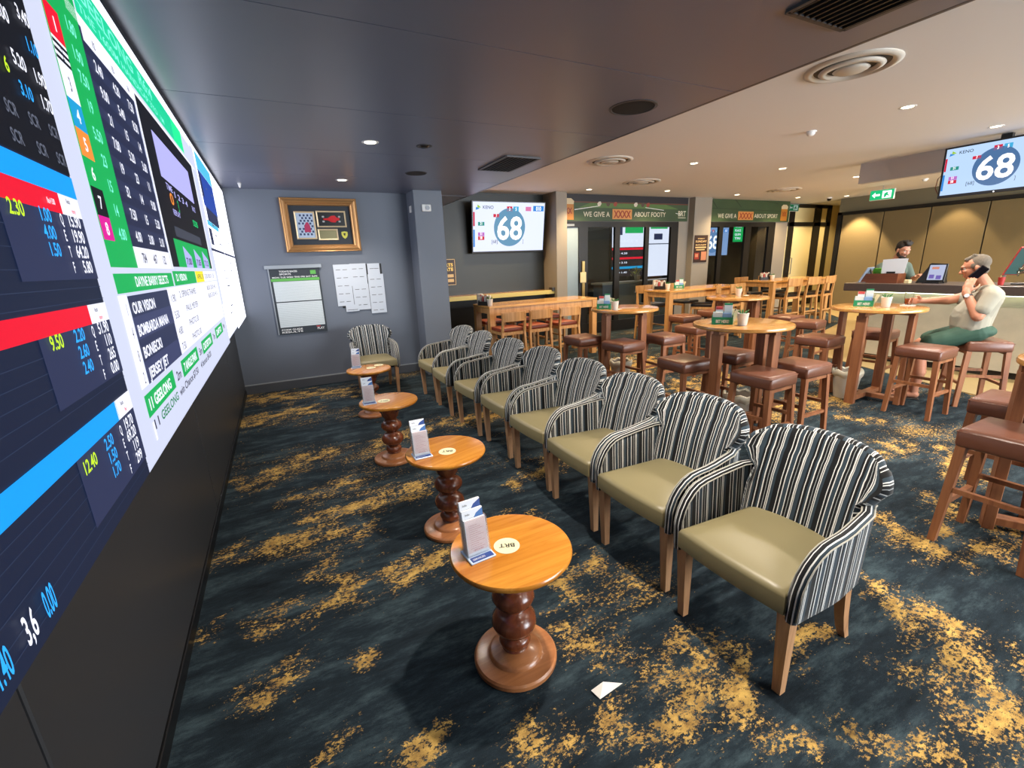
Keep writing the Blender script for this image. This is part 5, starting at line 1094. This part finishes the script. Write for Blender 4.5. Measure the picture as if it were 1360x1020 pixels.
t = thing('card_reader', 'small white card terminal lying on the bar', 'card reader', (7.70, 3.18, cz)); obj('body', bx(bmesh.new(), -.04, -.03, 0, .04, .03, .05, .006), mat('cream_plate', 'd8c79a', .5), t); obj('keys', bx(bmesh.new(), -.03, -.02, .05, .03, .01, .054), mat('key_grey', '555', .5) if False else ink, t)
t = thing('tilted_menu_sign', 'red edged menu panel standing tilted at the right end of the bar', 'sign', (7.86, 2.33, cz))
M = frame((0, 0, 0), (.6, -.8, 0), Vector((-.05, -.35, 1))); obj('panel', bx(bmesh.new(), -.03, .12, 0, .10, .46, .02, .003, 1, M), mat('sign_red', 'a3312f', .4), t); quads('print', [(-.02, .13, .09, .445)], emis('sign_teal', '5f8a84', .55), M, .0215, t); obj('post', tube(bmesh.new(), [(0, 0, 0), (0, -.02, .06), (.01, -.05, .13)], .012, 8), mat('steel', '9a9a98', .3, metal=.8), t)
t = thing('beer_font', 'chrome beer taps with a pale handle on the right end of the bar', 'beer tap', (7.90, 2.13, cz))
ch = mat('chrome', 'c4bfae', .15, metal=.95)
obj('drip_tray', bx(bmesh.new(), -.1, -.35, 0, .1, .08, .02, .003), mat('tray_black', '151515', .3), t); obj('column', tube(bmesh.new(), [(0, -.05, 0), (0, -.05, .16)], .03, 14), ch, t, smooth=True); obj('column', tube(bmesh.new(), [(0, -.25, 0), (0, -.25, .16)], .03, 14), ch, t, smooth=True)
obj('bar_tube', tube(bmesh.new(), [(0, .07, .14), (0, -.05, .17), (0, -.36, .17)], .028, 14), ch, t, smooth=True); obj('spout', tube(bmesh.new(), [(-.02, .03, .2), (-.07, .04, .19), (-.08, .04, .10)], .011, 8), ch, t, smooth=True); obj('tap_handle', lathe(bmesh.new(), [(0, 0), (.014, 0), (.018, .05), (.03, .09), (.028, .12), (0, .135)], 14, (-.01, -.01, .20)), mat('handle_cream', 'd8c08a', .35), t, smooth=True); obj('spout', tube(bmesh.new(), [(-.02, -.12, .2), (-.07, -.12, .19), (-.08, -.12, .10)], .011, 8), ch, t, smooth=True)
t = thing('red_cup', 'small red cup on the bar beside the beer taps', 'cup', (7.72, 2.27, cz)); obj('cup', lathe(bmesh.new(), [(0, 0), (.025, 0), (.032, .09), (.028, .09), (.022, .01)], 18), mat('cup_red', 'b8332e', .4), t, smooth=True, auto=40); obj('straws', tube(bmesh.new(), [(.005, 0, .02), (.01, .015, .11)], .004, 6), mat('straw_tan', 'c9a46a', .5), t)

# ================================================================ TABLE-TOP THINGS
pot_w = mat('pot_ceramic', 'd8d6cf', .35); leafg = mat('leaf_green', '2f6a34', .5)
def make_pot():
    t = thing('white_pot', '', 'pot')
    obj('pot', lathe(bmesh.new(), [(0, 0), (.032, 0), (.036, .004), (.046, .098), (.049, .104), (.044, .105), (.040, .09), (0, .085)], 28), pot_w, t, smooth=True, auto=40)
    bm = bmesh.new(); random.seed(2)
    for i in range(9):
        a_ = i * .7; r_ = .028
        tube(bm, [(.01 * math.cos(a_), .01 * math.sin(a_), .08), (r_ * math.cos(a_), r_ * math.sin(a_), .112), (r_ * 1.5 * math.cos(a_), r_ * 1.5 * math.sin(a_), .120 + .008 * (i % 3))], .004, 5)
    obj('pencils', bm, leafg, t)['kind'] = 'stuff'
    return t
green_c = mat('caddy_green', '1f8a62', .45); slip_w = mat('slip_white', 'd2dcde', .6); slip_r = mat('slip_red', 'c04a4a', .6); slip_b = mat('slip_blue', '7fa6d8', .6)
def make_caddy(big=True):
    t = thing('slip_caddy', '', 'betting slip caddy')
    for a in ((-.085, -.05, 0, .085, -.046, .062), (-.085, .062, 0, .085, .066, .10), (-.085, -.046, 0, -.081, .062, .08), (.081, -.046, 0, .085, .062, .08), (-.081, -.046, 0, .081, .062, .004)): obj('side', bx(bmesh.new(), *a), green_c, t)
    text('lettering', [('BET HERE!', -.05, .014, .026, .105)], white, frame((0, -.0505, 0), (1, 0, 0), (0, 0, 1)), .0003, t, .02)
    text('side_lettering', [('TAB', -.03, .03, .04, .085)], white, frame((.0855, 0, 0), (0, 1, 0), (0, 0, 1)), .0003, t, .02)
    for a, m in (((-.078, -.042, .006, -.004, -.020, .105), slip_w), ((.0, -.042, .006, .07, -.022, .098), slip_b), ((-.06, -.012, .006, .0, .012, .150), slip_w), ((-.058, -.013, .125, -.002, .0125, .1505), slip_r), ((.008, -.01, .006, .072, .02, .178), slip_w), ((.008, -.011, .165, .072, .021, .1785), green_c)):
        obj('slip_stack', bx(bmesh.new(), *a), m, t)
    for k_, x in enumerate((.03, .05, .065)):
        obj('folded_slip', bx(bmesh.new(), x - .016, .03, .01, x + .016, .034, .13 + .012 * k_, 0, 1, Matrix.Rotation(.18 * k_, 4, 'Y')), mat('slip_cream', 'cbbf9c', .6), t)
    return t
cd = make_caddy()
for i, (x, y, a, l) in enumerate(((3.475, 2.735, -.95, 'green slip caddy lettered BET HERE on the nearest round table'), (3.57, 4.52, -.75, 'green slip caddy on the glossy round table'), (5.58, 2.66, -1.15, 'green slip caddy on the round table of the seated man'), (6.79, 6.36, -.7, 'green slip caddy on the middle long table'))):
    if i == 0: cd.location = (x, y, 1.0); cd.rotation_euler.z = a; cd['label'] = l; cd['group'] = 'green slip caddies'
    else: dup(cd, (x, y, 1.0), a, l, 'green slip caddies')
pt = make_pot()
for i, (x, y, z, l) in enumerate(((3.505, 2.56, 1.0, 'white pot of green pencils beside the caddy on the nearest round table'), (3.565, 4.31, 1.0, 'white pot on the glossy round table'), (5.96, 4.46, 1.0, 'white pot standing alone on the far round table'), (5.59, 2.46, 1.0, 'white pot beside the green caddy on the table of the seated man'),
     (2.90, 6.46, .96, 'white pot at the left end of the red seated table'), (6.44, 6.30, 1.0, 'white pot on the left end of the middle long table'), (9.74, 6.49, 1.0, 'white pot on the far long table'))):
    if i == 0: pt.location = (x, y, z); pt['label'] = l; pt['group'] = 'white pots of pencils'
    else: dup(pt, (x, y, z), .5 * i, l, 'white pots of pencils')
def make_sauce():
    t = thing('sauce_caddy', '', 'sauce caddy')
    bkk = mat('caddy_black', '141414', .4)
    for a in ((-.10, -.06, 0, .10, .06, .008), (-.10, -.06, .008, -.094, .06, .075), (.094, -.06, .008, .10, .06, .075), (-.094, -.06, .008, .094, -.054, .06), (-.094, .054, .008, .094, .06, .09)): obj('side', bx(bmesh.new(), *a), bkk, t)
    for i, c_ in enumerate(('b8b4ac', 'a23a38', 'c8c4c0', '3a2a2a')):
        m = mat('bottle_%d' % i, c_, .3); x = -.07 + .046 * i
        o = obj('bottle', lathe(bmesh.new(), [(0, 0), (.019, 0), (.02, .09), (.012, .115), (.009, .13), (0, .13)], 14, (x, -.02, .01)), m, t, smooth=True, auto=50); obj('cap', lathe(bmesh.new(), [(0, .13), (.011, .13), (.008, .155), (0, .157)], 12, (x, -.02, .01)), white if i % 2 else mat('cap_red', '9a2c2c', .4), o)
    obj('napkins', bx(bmesh.new(), -.085, .01, .012, .085, .045, .15), mat('napkin', 'c8c4bc', .7), t)
    return t
sc_ = make_sauce()
for i, (x, y, z, a, l) in enumerate(((2.90, 6.64, .96, -1.1, 'black sauce caddy with bottles at the left end of the red seated table'), (6.40, 6.44, 1.0, -.9, 'black sauce caddy at the left end of the middle long table'), (9.70, 6.64, 1.0, -.6, 'black condiment caddy on the far long table'))):
    if i == 0: sc_.location = (x, y, z); sc_.rotation_euler.z = a; sc_['label'] = l; sc_['group'] = 'sauce caddies'
    else: dup(sc_, (x, y, z), a, l, 'sauce caddies')
def make_dispenser():
    t = thing('napkin_dispenser', '', 'napkin dispenser'); obj('body', bx(bmesh.new(), -.045, -.04, 0, .045, .04, .17, .012, 2), mat('disp_grey', 'b9b4ac', .4), t, smooth=True, auto=40); obj('slot', bx(bmesh.new(), -.03, -.042, .04, .03, -.038, .13), white, t); return t
dp = make_dispenser()
for i, (x, y, z, l) in enumerate(((2.88, 6.80, .96, 'grey napkin dispenser on the red seated table'), (6.36, 6.53, 1.0, 'grey napkin dispenser on the middle long table'))):
    if i == 0: dp.location = (x, y, z); dp['label'] = l; dp['group'] = 'napkin dispensers'; dp.rotation_euler.z = -.6
    else: dup(dp, (x, y, z), -.6, l, 'napkin dispensers')
gl = mat('beer_glass_clear', (1, 1, 1, 1), .05, trans=1.0, ior=1.2); ale = mat('amber_beer', 'b5541c', .15, trans=.3)
t = thing('beer_glass', 'plastic glass half full of amber beer under the hand of the seated man', 'glass', (5.885, 2.395, 1.008))
obj('glass', lathe(bmesh.new(), [(0, 0), (.030, 0), (.038, .125), (.036, .125), (.028, .006), (0, .006)], 24), gl, t, smooth=True, auto=40); obj('beer', lathe(bmesh.new(), [(0, .007), (.0275, .007), (.0315, .062), (0, .062)], 24), ale, t)
t = thing('coaster', 'white coaster under the beer glass', 'coaster', (5.88, 2.39, 1.0)); obj('card', bx(bmesh.new(), -.05, -.05, 0, .05, .05, .004), white, t); obj('rim', bx(bmesh.new(), -.042, -.042, .004, .042, .042, .0055), slip_w, t)
for i, (x, y, l) in enumerate(((3.84, 4.50, 'white liner bin standing under the glossy round table'), (3.78, 2.72, 'white liner bin standing under the nearest round table'), (5.48, 2.66, 'white liner bin standing under the table of the seated man'))):
    t = thing('waste_bin', l, 'bin', (x, y, 0), 0, 'white liner bins')
    obj('bucket', lathe(bmesh.new(), [(0, .004), (.10, .004), (.135, .30), (.128, .30), (.095, .012), (0, .012)], 28), mat('bin_white', 'b5aea2', .5), t, smooth=True, auto=40)
    bm = lathe(bmesh.new(), [(.128, .24), (.145, .27), (.148, .305), (.132, .318), (.12, .30)], 28)
    for v in bm.verts: v.co.z += .012 * math.sin(7 * math.atan2(v.co.y, v.co.x)); 
    obj('liner', bm, mat('liner_pale', 'c8c2ae', .4), t, smooth=True)
for i, (x, y, z, a) in enumerate(((3.64, 4.33, 1.0, .4), (3.75, 4.60, 1.0, .1), (6.08, 4.42, 1.0, .2))):
    o = obj('paper_slip', bx(bmesh.new(), -.04, -.025, 0, .04, .025, .0015), slip_w, None, loc=(x, y, z), rot=(0, 0, a)); tag(o, ['cream slip lying beside the pot on the glossy round table', 'pale slip lying at the middle of the glossy round table', 'pale slip beside the lone pot on the far round table'][i], 'slip', 'loose slips on the tables')
# ================================================================ PEOPLE
def sph(bm, c, r, M=None, sc_=(1, 1, 1), R=None):
    T = Matrix.Translation(c) @ (R or Matrix.Identity(4)) @ Matrix.Diagonal((r * sc_[0], r * sc_[1], r * sc_[2], 1))
    if M is not None: T = M @ T
    bmesh.ops.create_icosphere(bm, subdivisions=3, radius=1, matrix=T)
def cone(bm, a, b, ra, rb, M=None, n=16):
    a, b = Vector(a), Vector(b)
    if M is not None: a, b = M @ a, M @ b
    bmesh.ops.create_icosphere(bm, subdivisions=2, radius=ra, matrix=Matrix.Translation(a)); bmesh.ops.create_icosphere(bm, subdivisions=2, radius=rb, matrix=Matrix.Translation(b))
    tube(bm, [a, b], ra, n, rb)
def fuse(name, bm, m, parent, vox, smooth=4):
    """one continuous surface out of overlapping masses"""
    o = obj('tmp', bm, m)
    r = o.modifiers.new('r', 'REMESH'); r.mode = 'VOXEL'; r.voxel_size = vox
    s = o.modifiers.new('s', 'SMOOTH'); s.iterations = smooth; s.factor = .5
    bpy.context.view_layer.update()
    me = bpy.data.meshes.new_from_object(o.evaluated_get(bpy.context.evaluated_depsgraph_get()))
    bpy.data.objects.remove(o); me.materials.clear(); me.name = name
    o = obj(name, me, m, parent, smooth=True)
    return o
def head(bm, M, jaw=1.0):
    sph(bm, (0, -.015, .035), .085, M, (.86, 1.12, .98)); sph(bm, (0, .02, -.02), .07, M, (.88, 1.0, 1.15)); sph(bm, (0, .045, -.075), .038, M, (1.15 * jaw, .9, .75)); sph(bm, (0, .02, -.062), .05, M, (1.05 * jaw, 1.0, .9))
    cone(bm, (0, .082, .018), (0, .105, -.018), .010, .014, M); sph(bm, (-.012, .096, -.022), .009, M); sph(bm, (.012, .096, -.022), .009, M)
    sph(bm, (0, .078, .038), .03, M, (1.6, .6, .45)); sph(bm, (.03, .07, -.01), .022, M); sph(bm, (-.03, .07, -.01), .022, M)
    sph(bm, (0, .086, -.052), .013, M, (1.7, .8, .45)); sph(bm, (0, .084, -.062), .012, M, (1.5, .8, .5))
    for s in (-1, 1): sph(bm, (s * .077, -.01, -.005), .028, M, (.32, .62, 1.05)); sph(bm, (s * .074, -.005, -.025), .014, M, (.5, .6, 1))
def eyes(M, parent, m_iris):
    for s in (-1, 1):
        b = bmesh.new(); sph(b, (s * .030, .073, .016), .0125, M); e = obj('eye', b, mat('eye_white', 'd8d0c8', .3), parent, smooth=True)
        b = bmesh.new(); sph(b, (s * .030, .082, .016), .006, M); obj('iris', b, m_iris, e, smooth=True)
def hand(bm, M, curl, r=.0085, side=1, thumb=(0.5, .5)):
    """local: wrist at origin, fingers along +y, palm facing -z, thumb on +x*side"""
    sph(bm, (0, .045, 0), .042, M, (.95, 1.1, .38)); cone(bm, (0, -.02, 0), (0, .02, 0), .024, .026, M)
    for i, (x, L_) in enumerate(((.030, .068), (.011, .078), (-.009, .073), (-.028, .058))):
        p = Vector((x * side, .078, 0)); a = 0
        for k_, seg in enumerate((.45, .32, .25)):
            a += curl[k_]; q = p + Vector((0, math.cos(a), -math.sin(a))) * L_ * seg
            cone(bm, p, q, r * (1 - .1 * k_), r * (.92 - .1 * k_), M, 10); p = q
    p = Vector((.028 * side, .02, -.004)); q = p + Vector((.03 * side, .028, -.012)); cone(bm, p, q, .013, .0105, M, 10)
    u = q + Vector((.010 * side, .026, -.010 - .01 * thumb[0])); cone(bm, q, u, .0105, .009, M, 10); cone(bm, u, u + Vector((-.002 * side, .02, -.01)), .009, .0075, M, 10)

# --- seated man on the phone; local frame: x = towards his left side, y = forward, z up
f_ = Vector((-.38, .925, 0)); l_ = Vector((-.925, -.38, 0))
PM = Matrix(((l_.x, f_.x, 0, 0), (l_.y, f_.y, 0, 0), (0, 0, 1, 0), (0, 0, 0, 1)))
if PM.determinant() < 0: pass
man = thing('person', 'grey haired man in pale tee shirt and green shorts, seated, talking on a phone', 'person', (6.2, 1.88, 0))
# keep a right-handed frame: x points to his right when mirrored, so use explicit points instead of mirroring
def P_(l, s, z): return PM @ Vector((l, s, z))
skin = mat('skin_pink', 'c08468', .5, var=.06, bscale=20); skin2 = mat('skin_barman', 'b58068', .5)
hm = PM @ Matrix.Translation((.0, .145, 1.365)) @ Matrix.Rotation(-.28, 4, 'X')
bm = bmesh.new(); head(bm, hm, 1.12)
cone(bm, P_(0, .03, 1.17), P_(0, .10, 1.28), .062, .058)
sph(bm, P_(0, .03, 1.0), .11, None, (1, 1, 1.4)); sph(bm, P_(0, .07, .84), .12)
for s in (-1, 1): cone(bm, P_(s * .09, .06, .76), P_(s * .13, .43, .575), .085, .060); cone(bm, P_(s * .13, .43, .565), P_(s * .11, .40, .30), .052, .056); cone(bm, P_(s * .11, .40, .30), P_(s * .09, .42, .09), .052, .036); cone(bm, P_(s * .09, .40, .052), P_(s * .10, .56, .042), .036, .030); [cone(bm, P_(s * .09 + .018 * k_, .58, .036), P_(s * .09 + .02 * k_, .61 - abs(k_) * .008, .030), .011, .009) for k_ in (-1.6, -.8, 0, .8, 1.6)]
# left arm up to the ear
sh, el, wr = P_(.18, .0, 1.12), P_(.235, .07, .92), P_(.16, .185, 1.15)
cone(bm, P_(.08, .01, 1.12), sh, .07, .062); cone(bm, sh, el, .055, .046); cone(bm, el, wr, .047, .030)
def aim(o, y, z):
    y = Vector(y).normalized(); z = Vector(z); x = y.cross(z).normalized(); z = x.cross(y).normalized()
    return Matrix(((x.x, y.x, z.x, o[0]), (x.y, y.y, z.y, o[1]), (x.z, y.z, z.z, o[2]), (0, 0, 0, 1)))
hL = aim(wr, P_(.118, .155, 1.30) - wr, P_(1, .25, 0)); hand(bm, hL, (.15, .3, .3), side=1 if hL.col[0].xyz.dot(P_(0, -1, 0)) > 0 else -1)
# right arm along the table to the glass
sh, el, wr = P_(-.17, .03, 1.11), P_(-.08, .29, 1.045), P_(.045, .495, 1.045)
cone(bm, P_(-.08, .01, 1.12), sh, .07, .06); cone(bm, sh, el, .055, .046); cone(bm, el, wr, .045, .028)
hR = aim(wr, P_(.10, .60, 1.05) - wr, P_(-.8, .3, .3)); hand(bm, hR, (.35, .6, .5), side=1 if hR.col[0].xyz.z > 0 else -1)
fuse('body', bm, skin, man, .0058, 3)
# shirt
shirt = mat('tee_shirt_pale', '9d998a', .8, bump=.25, bscale=14)
bm = bmesh.new()
def msph(bm, l, s, z, r, sc3): sph(bm, (0, 0, 0), 1, PM @ Matrix.Translation((l, s, z)), tuple(r * q for q in sc3))
msph(bm, 0, .035, 1.17, .07, (1.3, 1, .8))
for a_, b_, ra, rb in (((.075, .0, 1.09), (.065, .07, .93), .105, .118), ((.065, .07, .93), (.07, .08, .79), .118, .118), ((.0, .02, 1.08), (.0, .11, .90), .115, .145), ((0, .11, .90), (0, .11, .80), .145, .135), ((.0, -.01, 1.10), (.0, .04, .80), .095, .10)):
    for s in ((1, -1) if a_[0] else (1,)): cone(bm, P_(s * a_[0], a_[1], a_[2]), P_(s * b_[0], b_[1], b_[2]), ra, rb)
cone(bm, P_(.06, .0, 1.14), P_(.185, .0, 1.115), .070, .070); cone(bm, P_(.185, .0, 1.115), P_(.222, .045, .995), .068, .068)
cone(bm, P_(-.06, .02, 1.14), P_(-.165, .03, 1.11), .075, .076); cone(bm, P_(-.165, .03, 1.11), P_(-.115, .18, 1.06), .074, .066)
fuse('tee_shirt', bm, shirt, man, .008, 5)
bm = bmesh.new(); msph(bm, 0, .05, .755, .155, (1.15, 1.05, .5))
for s in (-1, 1): cone(bm, P_(s * .085, .04, .755), P_(s * .135, .36, .625), .102, .090)
fuse('shorts', bm, mat('shorts_green', '2f4f40', .75, bump=.3, bscale=12), man, .009, 4)
bm = bmesh.new()
sph(bm, (0, -.034, .045), .085, hm, (.90, 1.06, .96)); sph(bm, (0, -.055, -.015), .066, hm, (1.02, .72, 1.0)); sph(bm, (.058, .0, .03), .026, hm, (.6, 1.3, 1.3)); sph(bm, (-.058, .0, .03), .026, hm, (.6, 1.3, 1.3)); [sph(bm, (.02 * (i_ % 4 - 1.5), .045 - .02 * (i_ // 4), .10 + .008 * (i_ // 4) - .002 * (i_ % 3)), .017, hm) for i_ in range(16)]
fuse('hair', bm, mat('hair_grey', '6b6154', .8, bump=.5, bscale=90, var=.3), man, .005, 1)
eyes(hm, man, mat('iris_dark', '2a2420', .3))
bm = bmesh.new()
for s in (-1, 1):
    tube(bm, [hm @ Vector((s * .032 + .024 * math.cos(a), .094, .014 + .018 * math.sin(a))) for a in [i * PI / 8 for i in range(17)]], .0022, 6); tube(bm, [hm @ Vector((s * .056, .092, .018)), hm @ Vector((s * .078, .02, .015)), hm @ Vector((s * .078, -.02, .005))], .002, 6)
tube(bm, [hm @ Vector((-.009, .097, .016)), hm @ Vector((.009, .097, .016))], .002, 6)
obj('glasses', bm, mat('glasses_frame', '3a2420', .3), man, smooth=True)
bm = bmesh.new(); wc = P_(.173, .165, 1.11); d = (P_(.16, .185, 1.15) - P_(.235, .07, .92)).normalized()
tube(bm, [wc - d * .010, wc + d * .010], .035, 18); wa = obj('watch', bm, mat('watch_strap', '3a3430', .4), man, smooth=True, auto=40)
nrm = (P_(1, .2, 0) - d * P_(1, .2, 0).dot(d)).normalized(); q = aim(wc + nrm * .036, d, nrm); obj('watch_face', lathe(bmesh.new(), [(0, .004), (.017, .004), (.019, 0)], 20, M=q), mat('watch_dial', 'd8d8dc', .2), wa)
for s in (-1, 1):
    o = obj('sandal', bx(bmesh.new(), -.048, -.06, 0, .048, .20, .016, .01), mat('sandal_black', '1d1a18', .6), man); o.matrix_parent_inverse = Matrix.Identity(4); o.matrix_local = Matrix.Translation(P_(s * .095, .42, 0)) @ PM @ Matrix.Identity(4)
    obj('strap', tube(bmesh.new(), [(-.045, .09, .015), (-.03, .09, .075), (.03, .09, .075), (.045, .09, .015)], .009, 8), mat('sandal_black', '1d1a18', .6), o)
ph = thing('mobile_phone', 'black mobile phone held at the ear of the grey haired man', 'phone', (6.2, 1.88, 0))
q = aim(P_(.094, .118, 1.325), P_(0, .62, -.8), P_(1, .1, 0)); obj('body', bx(bmesh.new(), -.033, -.068, -.005, .033, .068, .005, .005, 2, q), mat('phone_black', '0d0d0f', .2), ph); obj('case_edge', bx(bmesh.new(), -.035, -.070, -.004, .035, .070, .001, .004, 1, q), mat('phone_case', '6a4a48', .4), ph)

# --- barman behind the counter, head bowed
bar_m = thing('person', 'bearded dark haired barman in grey green shirt standing behind the bar, looking down', 'person', (8.52, 3.72, 0))
fb = Vector((-.45, -.89, 0)); lb = Vector((.89, -.45, 0))
BM = Matrix(((lb.x, fb.x, 0, 0), (lb.y, fb.y, 0, 0), (0, 0, 1, 0), (0, 0, 0, 1)))
hb = BM @ Matrix.Translation((0, .10, 1.545)) @ Matrix.Rotation(-.42, 4, 'X')
def Q_(l, s, z): return BM @ Vector((l, s, z))
bm = bmesh.new(); head(bm, hb)
cone(bm, Q_(0, .0, 1.36), Q_(0, .06, 1.48), .062, .058); sph(bm, Q_(0, -.02, 1.2), .15, None, (1, 1, 1.3)); sph(bm, Q_(0, -.02, 1.0), .14)
for s in (-1, 1):
    cone(bm, Q_(s * .09, -.02, .92), Q_(s * .10, 0, .48), .085, .06); cone(bm, Q_(s * .10, 0, .48), Q_(s * .10, -.03, .10), .058, .04); cone(bm, Q_(s * .10, -.03, .05), Q_(s * .11, .13, .04), .04, .035)
    cone(bm, Q_(0, -.02, 1.33), Q_(s * .19, -.02, 1.30), .07, .06)
for s, e, w_ in ((-1, Q_(-.27, .04, 1.10), Q_(-.20, .24, 1.18)), (1, Q_(.27, .04, 1.10), Q_(.17, .26, 1.17))):
    cone(bm, Q_(s * .20, -.02, 1.30), e, .052, .042); cone(bm, e, w_, .042, .028); h_ = aim(w_, w_ - e, Vector((0, 0, 1))); hand(bm, h_, (.3, .4, .3), side=s)
fuse('body', bm, skin2, bar_m, .0065, 3)
bm = bmesh.new(); bshirt = mat('barman_shirt', '4f5f56', .8, bump=.2, bscale=14)
def bsph(l, s, z, r, sc3): sph(bm, (0, 0, 0), 1, BM @ Matrix.Translation((l, s, z)), tuple(r * q for q in sc3))
bsph(0, -.02, 1.24, .17, (1.15, .8, .95)); bsph(0, -.02, 1.05, .17, (1.05, .8, 1.0)); bsph(0, -.02, .93, .165, (1.08, .85, .5)); bsph(0, -.01, 1.37, .075, (1.2, 1, .7))
for s, e in ((-1, Q_(-.26, .03, 1.12)), (1, Q_(.26, .03, 1.12))): cone(bm, Q_(s * .06, -.02, 1.33), Q_(s * .195, -.02, 1.30), .075, .072); cone(bm, Q_(s * .195, -.02, 1.30), e, .070, .060)
fuse('shirt', bm, bshirt, bar_m, .009, 4)
bm = bmesh.new(); bsph(0, -.02, .90, .165, (1.08, .85, .5))
for s in (-1, 1): cone(bm, Q_(s * .09, -.02, .88), Q_(s * .10, -.03, .10), .10, .06)
fuse('trousers', bm, mat('trousers_black', '17171a', .7), bar_m, .010, 3)
bm = bmesh.new(); sph(bm, (0, -.03, .052), .087, hb, (.93, 1.08, 1.0)); sph(bm, (0, .04, .112), .042, hb, (1.2, 1.0, .7)); sph(bm, (0, -.06, .0), .066, hb, (1.0, .75, .9)); [sph(bm, (.018 * (i_ % 5 - 2), .05 - .02 * (i_ // 5), .128 + .006 * (i_ % 3)), .017, hb) for i_ in range(20)]
fuse('hair', bm, mat('hair_dark', '1f1814', .7, bump=.5, bscale=90), bar_m, .006, 2)
bm = bmesh.new(); sph(bm, (0, .045, -.078), .045, hb, (1.25, .95, .85)); sph(bm, (.05, .01, -.05), .03, hb, (.6, 1.1, 1.3)); sph(bm, (-.05, .01, -.05), .03, hb, (.6, 1.1, 1.3)); sph(bm, (0, .085, -.043), .014, hb, (2.0, .7, .5))
fuse('beard', bm, mat('hair_dark', '1f1814', .7), bar_m, .006, 2)
eyes(hb, bar_m, mat('iris_dark', '2a2420', .3))
